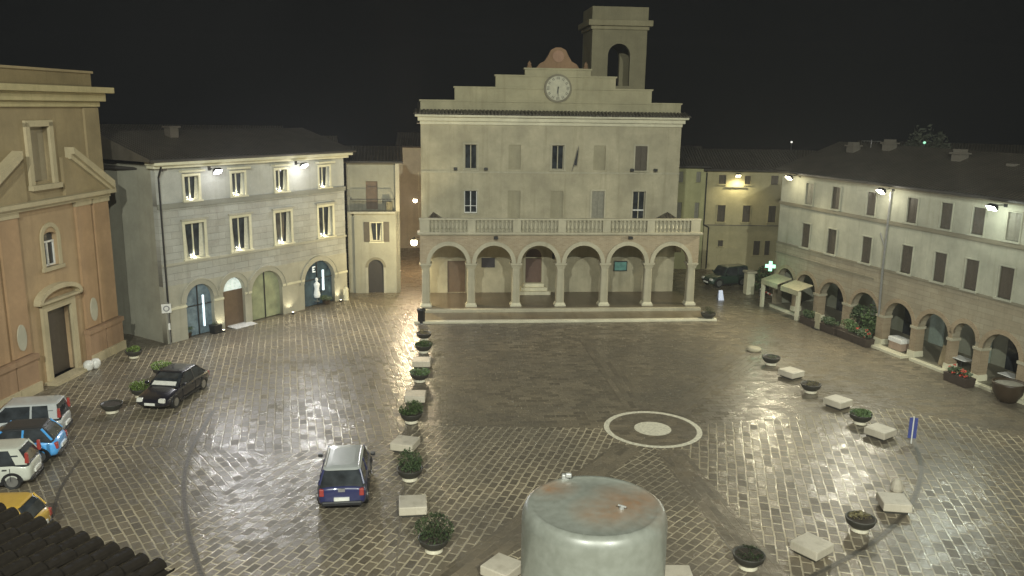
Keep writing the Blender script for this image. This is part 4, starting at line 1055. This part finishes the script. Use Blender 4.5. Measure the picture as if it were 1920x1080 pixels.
for u, lab in ((3.5, 'uplight at the foot of the pier between first arch and brown door'), (9.3, 'uplight at the foot of the wide pier right of the green shop window'), (13.95, 'uplight at the right foot of the rightmost palazzo arch')):
    p = PA.matrix_basis @ Vector((u, -.42, .0))
    t = thing('uplight', lab, 'lamp', p, PA.rotation_euler[2], 'uplights at the palazzo piers')
    MB().lathe([(.1, 0), (.1, .12), (.08, .14)], 12).build('housing', 'iron', t)
    MB().lathe([(.075, .142), (.07, .15), (.01, .152)], 12).build('lens', lamp_mat('uplight_glow', (1, .9, .65), 6), t)
    L = bpy.data.lights.new('uplight_lamp', 'SPOT'); L.energy = 32; L.color = (1, .9, .62); L.spot_size = R(110); L.spot_blend = .8; L.shadow_soft_size = .06
    lo = bpy.data.objects.new('uplight_lamp', L); COL.objects.link(lo); lo.parent = t; lo.location = (0, 0, .2); lo.rotation_euler = (R(165), 0, 0)
p = PA.matrix_basis @ Vector((12.1, .1, .3))
t = thing('display_figure', 'white dressed display figure standing in the rightmost palazzo shop window', 'mannequin', p, PA.rotation_euler[2])
MB().lathe([(.2, .3), (.24, .5), (.16, .95), (.2, 1.15), (.22, 1.3), (.1, 1.42), (.06, 1.48), (.1, 1.56), (.1, 1.68), (.04, 1.76)], 14).build('torso', lamp_mat('figure_glow', (.9, 1, .9), .18), t, smooth=True)  # faint glow put into the torso itself, which is no lamp
MB().lathe([(.18, 0), (.18, .02), (.03, .03), (.03, .32)], 12).build('stand', 'grey', t)

# blue sign on the right
x, y = gp(1708, 832)
t = thing('blue_sign', 'tall narrow blue double sign with a white stripe standing on the right', 'sign', (x, y, .016), R(-12))
MB().tube((0, 0, 0), (0, 0, 1.25), .03).build('post', 'white', t)
for k in (-1, 1): MB().box(.035 if k > 0 else -.17, .17 if k > 0 else -.035, -.02, .02, .25, 1.2).build('panel', 'blue', t)
# lit A-board near the far corner
x, y = gp(1350, 562)
t = thing('sandwich_board', 'glowing blue white sandwich board before the dark green car', 'sign', (x, y, 0), R(10))
bm_ = lamp_mat('board_glow', (.4, .55, 1), .25)
MB().hexa([(-.3, -.3, 0), (.3, -.3, 0), (.3, -.26, 0), (-.3, -.26, 0), (-.2, -.03, 1.0), (.2, -.03, 1.0), (.2, .0, 1.0), (-.2, .0, 1.0)]).build('front_board', bm_, t)
MB().hexa([(-.3, .26, 0), (.3, .26, 0), (.3, .3, 0), (-.3, .3, 0), (-.2, .0, 1.0), (.2, .0, 1.0), (.2, .03, 1.0), (-.2, .03, 1.0)]).build('back_board', 'grey', t)
t.scale = (.75,) * 3
# pharmacy cross
p = RH.matrix_basis @ Vector((-1.5, -1.0, 3.15))
t = thing('pharmacy_cross', 'glowing green pharmacy cross above the cafe awnings', 'sign', p, R(-20))
m = MB(); m.box(-.12, .12, -.06, .06, -.36, .36); m.box(-.36, -.12, -.06, .06, -.12, .12); m.box(.12, .36, -.06, .06, -.12, .12)
m.build('cross', lamp_mat('cross_glow', (.25, 1, .55), 1.1), t)
MB().tube((.3, .9, .0), (0, .06, .0), .03).build('bracket', 'iron', t)
point(t, (-.3, -1.6, -.1), 18, (.35, 1, .65), .15, 'cross_lamp')
# awnings with posts at the far corner
for k, (u, lab) in enumerate(((-1.1, 'cream awning on posts at the far corner, farther from the camera'), (1.3, 'cream awning on posts over the first arch, nearer the camera'))):
    p = RH.matrix_basis @ Vector((u, 0, 0))
    t = thing('awning', lab, 'awning', p, RH.rotation_euler[2], 'cafe awnings at the corner')
    m = MB(); m.hexa([(-1.0, -1.25, 2.05), (1.0, -1.25, 2.05), (1.0, -.08, 2.4), (-1.0, -.08, 2.4), (-1.0, -1.25, 2.1), (1.0, -1.25, 2.1), (1.0, -.08, 2.45), (-1.0, -.08, 2.45)])
    m.box(-1.0, 1.0, -1.27, -1.25, 1.75, 2.1); m.build('canopy', 'awning', t)
    for x in ((-.9,) if k == 0 else (.9,)): MB().box(x - .11, x + .11, -1.24, -1.02, 0, 2.05).build('post', 'cream', t)
# striped chain between the post and the dark hedge
a = Vector((*gp(1425, 555), 0)); b = Vector((*gp(1452, 570), 0))
t = thing('barrier', 'low red and white striped barrier near the far corner posts', 'barrier', a)
for k in range(8):
    p, q = (b - a) * k / 8, (b - a) * (k + 1) / 8
    MB().tube((p.x, p.y, .55), (q.x, q.y, .55), .07, 8).build('stripe', 'flower' if k % 2 else 'white', t)
for k in (0, 1): MB().tube((b - a) * k, (b - a) * k + Vector((0, 0, .6)), .04).build('post', 'grey', t)
x, y = gp(1403, 551)
t = thing('gate_pillar', 'cream stone gate pillar with a flat cap right of the dark green car', 'pillar', (x, y, 0), R(10))
MB().box(-.32, .32, -.32, .32, 0, 1.7).build('shaft', 'cream', t, bevel=.03); MB().box(-.42, .42, -.42, .42, 1.7, 1.88).build('cap', 'th_stone', t, bevel=.03)
for px, py, rx_, h_, lab in ((1424, 549, .9, 1.5, 'dark clipped bush between the cream gate pillar and the awning post'), (1440, 540, 1.0, 1.9, 'taller dark bush under the pharmacy cross')):
    x, y = gp(px, py); t = thing('corner_bush', lab, 'bush', (x, y, 0), 0, 'dark bushes at the far corner')
    MB().tube((0, 0, 0), (0, 0, h_ * .6), .06).build('stem', 'bark', t)
    leaves(380, rx_, rx_ * .7, h_ / 2, .13, rnd.randrange(999), c=(0, 0, h_ / 2 + .1)).build('foliage', 'leaf_d', t, fix=False)
# hedge boxes and plants before the arcade
def box_planter(label, u, v, L, mat, h, flowers=0, n=420):
    p = RH.matrix_basis @ Vector((u, v, 0))
    t = thing('planter_trough', label, 'planter', p, RH.rotation_euler[2], 'planter troughs before the arcade')
    m = MB(); m.box(-L / 2, L / 2, -.3, .3, 0, .5, tap=-.04); m.build('trough', plain('dark_trough', (.06, .045, .035), .5), t, bevel=.02)
    leaves(n, L / 2, .38, h / 2, .08, rnd.randrange(999), c=(0, 0, .5 + h / 2)).build('foliage', mat, t, fix=False)
    if flowers:
        q = random.Random(flowers); m = MB()
        for _ in range(flowers):
            c = Vector((q.uniform(-L / 2, L / 2), q.uniform(-.35, .2), .55 + q.uniform(.0, h)))
            leaves(12, .1, .1, .08, .05, q.randrange(999), m, c)
        m.build('flowers', 'flower', t, fix=False)
box_planter('dark trough with a low hedge before the first open arch', 3.6, -1.0, 1.6, 'leaf_d', .5)
box_planter('dark trough with a hedge before the pillar between the first two open arches', 5.5, -.95, 1.6, 'leaf_d', .5)
box_planter('dark trough with tall greenery before the plant filled arch', 7.2, -.85, 1.5, 'leaf', .8)
box_planter('dark trough with red flowers at the tall drainpipe', 8.6, -.85, 1.2, 'leaf_d', .5, 5)
box_planter('dark trough with big red flowers before the narrow arch', 16.3, -1.0, 1.5, 'leaf_d', .35, 9)
p = RH.matrix_basis @ Vector((4.6, -1.25, 0))
t = thing('menu_stand', 'cream upright board among the hedge troughs', 'sign', p, RH.rotation_euler[2])
MB().box(-.28, .28, -.05, .05, 0, 1.1).build('board', 'awning', t, bevel=.02); MB().box(-.32, .32, -.2, .2, 0, .06).build('foot', 'iron', t)
for u, r_, h_, lab in ((6.6, .6, 1.6, 'tall leafy plant standing under the plant filled arch, left one'), (7.6, .7, 2.0, 'tallest leafy plant under the plant filled arch'), (8.3, .5, 1.4, 'leafy plant with red blooms under the plant filled arch')):
    p = RH.matrix_basis @ Vector((u, .4, .16)); t = thing('tall_plant', lab, 'plant', p, 0, 'tall plants under the arch')
    MB().lathe([(.2, 0), (.26, .4), (.2, .41)], 12).build('pot', 'brown', t)
    MB().tube((0, 0, .4), (.05, 0, h_ * .7), .03).build('stem', 'bark', t)
    leaves(420, r_, r_, h_ / 2, .1, rnd.randrange(999), c=(0, 0, .3 + h_ / 2)).build('foliage', 'leaf_d' if u < 7 else 'leaf', t, fix=False)
    if u > 8: leaves(40, .18, .18, .15, .06, 77, c=(.2, -.3, 1.1)).build('flowers', 'flower', t, fix=False)
p = RH.matrix_basis @ Vector((10.55, .1, .16))
t = thing('white_chest', 'white topped chest standing under the arch right of the drainpipe', 'chest', p, RH.rotation_euler[2])
MB().box(-.5, .5, -.3, .3, .05, .5).build('body', plain('pinkish_wood', (.35, .26, .2), .6), t); MB().box(-.55, .55, -.35, .35, .5, .78).build('lid', 'white', t, bevel=.04)
t0 = None
for u, v, lab in ((14.9, .5, 'white cafe table under the narrow arch'), (18.0, .6, 'white cafe table under the arch at the right edge')):
    p = RH.matrix_basis @ Vector((u, v, .16))
    if t0 is None:
        t0 = thing('cafe_table', lab, 'table', p, RH.rotation_euler[2], 'white cafe tables under the arcade')
        MB().box(-.5, .5, -.35, .35, .7, .74).build('tabletop', 'white', t0); MB().tube((0, 0, .03), (0, 0, .7), .035).build('stem', 'iron', t0); MB().lathe([(.25, 0), (.25, .03)], 14).build('foot', 'iron', t0)
    else: dup(t0, p, RH.rotation_euler[2], lab)
p = RH.matrix_basis @ Vector((13.9, .25, .16))
t = thing('menu_board', 'brown wooden board leaning at the pillar of the tall dark arch', 'sign', p, RH.rotation_euler[2])
MB().hexa([(-.3, -.1, 0), (.3, -.1, 0), (.3, -.05, 0), (-.3, -.05, 0), (-.3, .15, 1.15), (.3, .15, 1.15), (.3, .2, 1.15), (-.3, .2, 1.15)]).build('board', plain('tan_board', (.3, .24, .14), .6), t)
MB().hexa([(-.3, .4, 0), (.3, .4, 0), (.3, .44, 0), (-.3, .44, 0), (-.3, .2, 1.1), (.3, .2, 1.1), (.3, .22, 1.1), (-.3, .22, 1.1)]).build('strut', 'wood', t)
x, y = gp(1884, 757)
t = thing('round_pot', 'big dark brown rounded pot before the arcade at the right edge', 'pot', (x + .25, y + .3, 0))
MB().lathe([(.3, 0), (.45, .1), (.68, .5), (.76, .95), (.78, 1.05), (.7, 1.05), (.66, .95)], 24).build('pot', 'brown', t, smooth=True)
MB().lathe([(.69, .9), (.67, .95), (.01, 1.0)], 18).build('soil', plain('grey_soil', (.25, .24, .2), .8), t)

# ---------------------------------------------------------------- cars
def rrect(x0, x1, hw, r, z, n=4, bulge=0.0):
    pts = []
    for cx, cy, a in ((x1 - r, hw - r, 0), (x0 + r, hw - r, 90), (x0 + r, -hw + r, 180), (x1 - r, -hw + r, 270)):
        for i in range(n + 1):
            t = R(a + 90 * i / n); pts.append((cx + r * math.cos(t), cy + r * math.sin(t), z))
    return pts
def car(label, loc, heading, L, W, Ht, paint, roof=None, belt=.92, hood=.86, xs=(-.46, .22, -.40, .05), name='parked_car', cat='car', rear_lo=True, group='cars parked on the square', wr=.31, estate=0.0, rails=False, high_tail=False, deck=0.0, wipe=False):
    """xs: cabin rear/front at belt and at roof as fractions of length"""
    t = thing(name, label, cat, (loc[0], loc[1], .012), heading, group)
    hl, hw = L / 2, W / 2
    rear_z = belt if not deck else deck
    xb0, xb1 = xs[0] * L, xs[1] * L; xt0, xt1 = xs[2] * L, xs[3] * L
    st = [(-hl, .74, .36, rear_z - .22), (-hl + .05, .9, .24, rear_z - .08), (-hl + .22, .98, .2, rear_z), (xb0 * .5, 1, .19, belt), (0, 1, .19, belt), (xb1 * .8, 1, .19, belt - .01), (xb1 + .12, .99, .19, hood + .02), (hl - .42, .97, .2, hood - .07), (hl - .12, .88, .24, hood - .2), (hl, .7, .34, hood - .34)]
    rings = []
    for x, k, zb, zt in st:
        w_ = hw * k
        rings.append([(x, -w_ * .86, zb), (x, -w_ * .98, zb + .12), (x, -w_, (zb + zt) / 2 + .02), (x, -w_ * .97, zt - .12), (x, -w_ * .86, zt - .01), (x, -w_ * .4, zt + .02), (x, w_ * .4, zt + .02), (x, w_ * .86, zt - .01), (x, w_ * .97, zt - .12), (x, w_, (zb + zt) / 2 + .02), (x, w_ * .98, zb + .12), (x, w_ * .86, zb)])
    MB().loft(rings).build('body', paint, t, smooth=True, sub=1)
    # cabin: glass house, painted roof and pillars
    g = MB(); g.loft([rrect(xb0, xb1, hw * .9, .16, belt - .12), rrect(xb0 + .01, xb1 - .02, hw * .89, .16, belt + .02), rrect((xb0 + xt0) / 2, (xb1 + xt1) / 2 + .08, hw * .82, .18, (belt + Ht) / 2 + .03), rrect(xt0, xt1, hw * .72, .18, Ht - .06)])
    g.build('window_glass', 'glass', t, smooth=False)
    r_ = MB(); r_.loft([rrect(xt0 - .05, xt1 + .04, hw * .75, .2, Ht - .075), rrect(xt0 - .05, xt1 + .04, hw * .75, .2, Ht - .04), rrect(xt0 + .02, xt1 - .05, hw * .68, .2, Ht - .005), rrect(xt0 + .25, xt1 - .3, hw * .45, .2, Ht + .015)])
    r_.build('roof_panel', roof or paint, t, smooth=False, bevel=.012)
    xm = (xt0 + xt1) / 2 - .02
    for s in (-1, 1):
        for a, b in (((xb1 - .04, s * hw * .87, belt), (xt1 - .02, s * hw * .71, Ht - .06)), ((xb0 + .06, s * hw * .87, belt), (xt0 + .02, s * hw * .71, Ht - .06)), ((xm, s * hw * .905, belt - .02), (xm - .03, s * hw * .735, Ht - .06))):
            pm = MB(); pm.tube(a, b, .045, 6); pm.build('window_pillar', paint, t)
        if high_tail: MB().hexa([(xb0 + .04, s * hw * .92, belt - .02), (xb0 + .42, s * hw * .92, belt - .02), (xb0 + .42, s * hw * .86, belt - .02), (xb0 + .04, s * hw * .86, belt - .02), (xt0 + .0, s * hw * .76, Ht - .07), (xt0 + .32, s * hw * .76, Ht - .07), (xt0 + .32, s * hw * .7, Ht - .07), (xt0, s * hw * .7, Ht - .07)]).build('rear_quarter', paint, t)
    for s in (-1, 1):
        y0, y1 = sorted((s * (hw - .03), s * (hw + .004)))
        for xx in (xb1 - .16, xm - .02, xb0 + .62):
            MB().box(xx - .008, xx + .008, y0, y1, .34, belt - .14).build('door_seam', 'trim', t)
        for xx in (xm + .1, xb0 + .72): MB().box(xx, xx + .16, *sorted((s * (hw - .03), s * (hw + .022))), belt - .2, belt - .165).build('door_handle', 'trim' if rear_lo else paint, t)
        MB().box(-L * .22, L * .22, *sorted((s * (hw - .06), s * (hw - .012))), .2, .3).build('sill', 'trim', t)
    # wheels
    for fx in (-1, 1):
        for s in (-1, 1):
            x = fx * L * .3 + (.03 if fx > 0 else -.03)
            w_ = MB()
            def ring(rad, y): return [(x + rad * math.cos(2 * math.pi * i / 20), y, wr + rad * math.sin(2 * math.pi * i / 20)) for i in range(20)]
            yo, yi = s * (hw - .01), s * (hw - .2)
            w_.loft([ring(wr * .7, yo - s * .02), ring(wr * .95, yo), ring(wr, yo - s * .04), ring(wr, yi), ring(wr * .8, yi)])
            wo = w_.build('wheel', 'rubber', t, smooth=False)
            rm = MB(); rm.loft([ring(wr * .66, yo - s * .005), ring(wr * .62, yo - s * .03), ring(wr * .2, yo - s * .01)])
            rm.build('rim', 'rim', wo)
            am = MB(); n = 16; A = []; B = []
            for i in range(n + 1):
                a = math.pi * i / n
                A.append((x + (wr + .07) * math.cos(a), wr * .95 + (wr + .07) * math.sin(a))); B.append((x + wr * .9 * math.cos(a), wr * .95 + wr * .9 * math.sin(a)))
            for i in range(n): am.hexa([(q[0], y, q[1]) for y in (s * (hw - .12), s * (hw + .006)) for q in (B[i], A[i], A[i + 1], B[i + 1])])
            am.build('wheel_arch', 'trim', t)
    for s in (-1, 1):
        MB().box(hl - .24, hl - .03, s * hw * .62 - .17, s * hw * .62 + .17, hood - .36, hood - .17, tap=.03).build('headlight', 'head_l', t, bevel=.03)
        zt = rear_z - .12
        if high_tail: MB().box(xb0 - .04, xb0 + .1, s * hw * .84 - .07, s * hw * .84 + .07, belt + .02, belt + .42, tap=.02).build('tail_light', 'red_l', t, bevel=.02)
        else: MB().box(-hl - .0, -hl + .16, s * hw * .78 - .09, s * hw * .78 + .09, zt - .27, zt + .0, tap=.01).build('tail_light', 'red_l', t, bevel=.03)
        m = MB(); m.box(xb1 - .26, xb1 - .1, s * (hw + .09) - .09, s * (hw + .09) + .09, belt + .02, belt + .15); m.build('mirror', paint if not roof else 'trim', t, bevel=.03)
    m = MB(); m.box(hl - .1, hl + .015, -hw * .5, hw * .5, hood - .48, hood - .34); m.build('grille', 'trim', t, bevel=.02)
    m = MB(); m.box(hl - .12, hl + .03, -.26, .26, .38, .5); m.build('front_plate', 'plate', t)
    m = MB(); m.box(-hl - .045, -hl + .1, -.27, .27, .47, .6); m.build('rear_plate', 'plate', t)
    m = MB(); m.box(-hl - .03, -hl + .2, -hw * .8, hw * .8, .26, .44); m.build('rear_bumper', 'trim' if rear_lo else paint, t, bevel=.05)
    if rails:
        for s in (-1, 1): MB().tube((xt0 + .15, s * hw * .66, Ht + .04), (xt1 - .2, s * hw * .66, Ht + .04), .02).build('roof_rail', 'rim', t)
    if wipe:
        MB().box(-hl - .01, -hl + .06, -.12, .12, rear_z - .22, rear_z - .1).build('badge', 'rim', t)
    return t
def hd(dx, dy): return math.atan2(dy, dx)
car('dark blue compact car with a pale grey roof standing left of the planter row', (-6.2, 29.35), hd(-.12, 1), 4.0, 1.8, 1.56, car_paint('deep_blue', (.025, .03, .11)), roof=plain('pale_roof_paint', (.42, .44, .43), .25, coat=1.0, var=.03), belt=1.02, hood=.98, xs=(-.475, .2, -.41, .12), rails=True, wipe=True, wr=.33)
blackcar = car('black car facing the church planters with pale headlights', (-16.6, 39.0), hd(-.12, -1), 4.4, 1.74, 1.42, car_paint('black_gloss', (.012, .011, .018)), belt=.9, hood=.86, xs=(-.4, .2, -.25, .03), deck=.88)
MB().hexa([(.9, -.6, .93), (.9, .6, .93), (.7, .57, 1.06), (.7, -.57, 1.06), (.92, -.6, .96), (.92, .6, .96), (.72, .57, 1.09), (.72, -.57, 1.09)]).build('sunshade', 'plate', blackcar)
car('silver hatchback with high tail lamps parked beyond the light blue car', (-21.2, 33.9), hd(-1, -.22), 3.75, 1.64, 1.6, car_paint('silver', (.5, .52, .52)), belt=.98, hood=.95, xs=(-.48, .24, -.44, .1), high_tail=True)
car('light blue small hatchback parked between the silver and the white car', (-20.05, 31.6), hd(-1, -.24), 3.5, 1.62, 1.46, car_paint('sky_blue', (.09, .4, .88)), belt=.95, hood=.9, xs=(-.46, .24, -.34, .08), roof=plain('black_roof', (.03, .032, .035), .45))
car('white boxy small van parked between the light blue and the yellow car', (-19.75, 29.3), hd(-1, -.2), 3.4, 1.52, 1.55, car_paint('van_white', (.6, .62, .55)), belt=.98, hood=.95, xs=(-.48, .3, -.38, .2), high_tail=True)
car('yellow small car half hidden by the dark roof tiles', (-17.15, 25.05), hd(-1, -.1), 3.5, 1.62, 1.46, car_paint('ochre_yellow', (.6, .38, .06)), belt=.94, hood=.9, xs=(-.46, .24, -.36, .1))
car('dark green off road car parked at the foot of the ochre house', (17.7, 67.9), hd(-.8, -.35), 3.8, 1.7, 1.65, car_paint('bottle_green', (.03, .055, .04)), belt=1.0, hood=.95, xs=(-.48, .18, -.46, .08), wr=.38)

# ---------------------------------------------------------------- far background
def tree(label, x, y, h, r, seed, mat):
    q = random.Random(seed)
    t = thing('leafy_tree', label, 'tree', (x, y, 0))
    m = MB(); m.tube((0, 0, 0), (.1, 0, h * .55), .3, 8, .18)
    for k in range(6): m.tube((.05, 0, h * (.3 + .05 * k)), (q.uniform(-r, r) * .7, q.uniform(-r, r) * .7, h * (.6 + .06 * k)), .1, 6, .03)
    m.build('trunk', 'bark', t)
    m = MB()
    for k in range(14): 
        a = q.uniform(0, 6.28); d = q.uniform(0, r * .75)
        leaves(220, r * .42, r * .42, h * .12, .22, q.randrange(9999), m, (d * math.cos(a), d * math.sin(a), h * q.uniform(.42, .92)), .3)
    m.build('crown', mat, t, fix=False)
tree('dim tree rising behind the roof of the arcade house', 36.3, 75, 13.6, 2.2, 5, 'leaf_g')
for x, y, h, col, lab in ((28.9, 88, 11.0, (1, 1, .9), 'far white street lamp above the roofs right of the town hall'), (33.5, 69, 11.8, (.3, 1, .6), 'far green lamp before the dim tree')):
    t = thing('street_lamp', lab, 'lamp', (x, y, 0))
    MB().tube((0, 0, 0), (0, 0, h), .07).build('pole', 'iron', t)
    MB().lathe([(.04, 0), (.11, .06), (.1, .16), (.03, .2)], 10, (0, 0, h)).build('lamp', lamp_mat('far_lamp', col, .7), t)
for x, y, w_, d_, h, a, lab in ((40, 78, 16, 9, 9.5, -30, 'dark house roof far right beyond the arcade house'), (0, 98, 22, 9, 9, 3, 'dark house roof far behind the town hall'), (-34, 84, 20, 9, 10, 12, 'dark house roof far left behind the palazzo')):
    t = house('background_house', lab, x, y, a)
    MB().box(-w_ / 2, w_ / 2, 0, d_, 0, h).build('wall', 'small_wall', t); pitched(t, -w_ / 2, w_ / 2, 0, d_, h + .02, 1.8, .4)

# ---------------------------------------------------------------- thin rain mist over the whole square
m = MB(); m.box(-151, 151, -61, 201, -1, 29.5)
hz_ = m.build('haze', 'white')
hm = bpy.data.materials.new('rain_mist'); hm.use_nodes = True; hm.node_tree.nodes.clear()
ho_ = hm.node_tree.nodes.new('ShaderNodeOutputMaterial'); pv = hm.node_tree.nodes.new('ShaderNodeVolumePrincipled')
pv.inputs['Color'].default_value = (.9, .92, .95, 1); pv.inputs['Density'].default_value = .00055; pv.inputs['Anisotropy'].default_value = .3
hm.node_tree.links.new(pv.outputs[0], ho_.inputs['Volume'])
hz_.data.materials.clear(); hz_.data.materials.append(hm)
tag(hz_, 'thin rain mist hanging over the whole square', None, None, 'stuff')
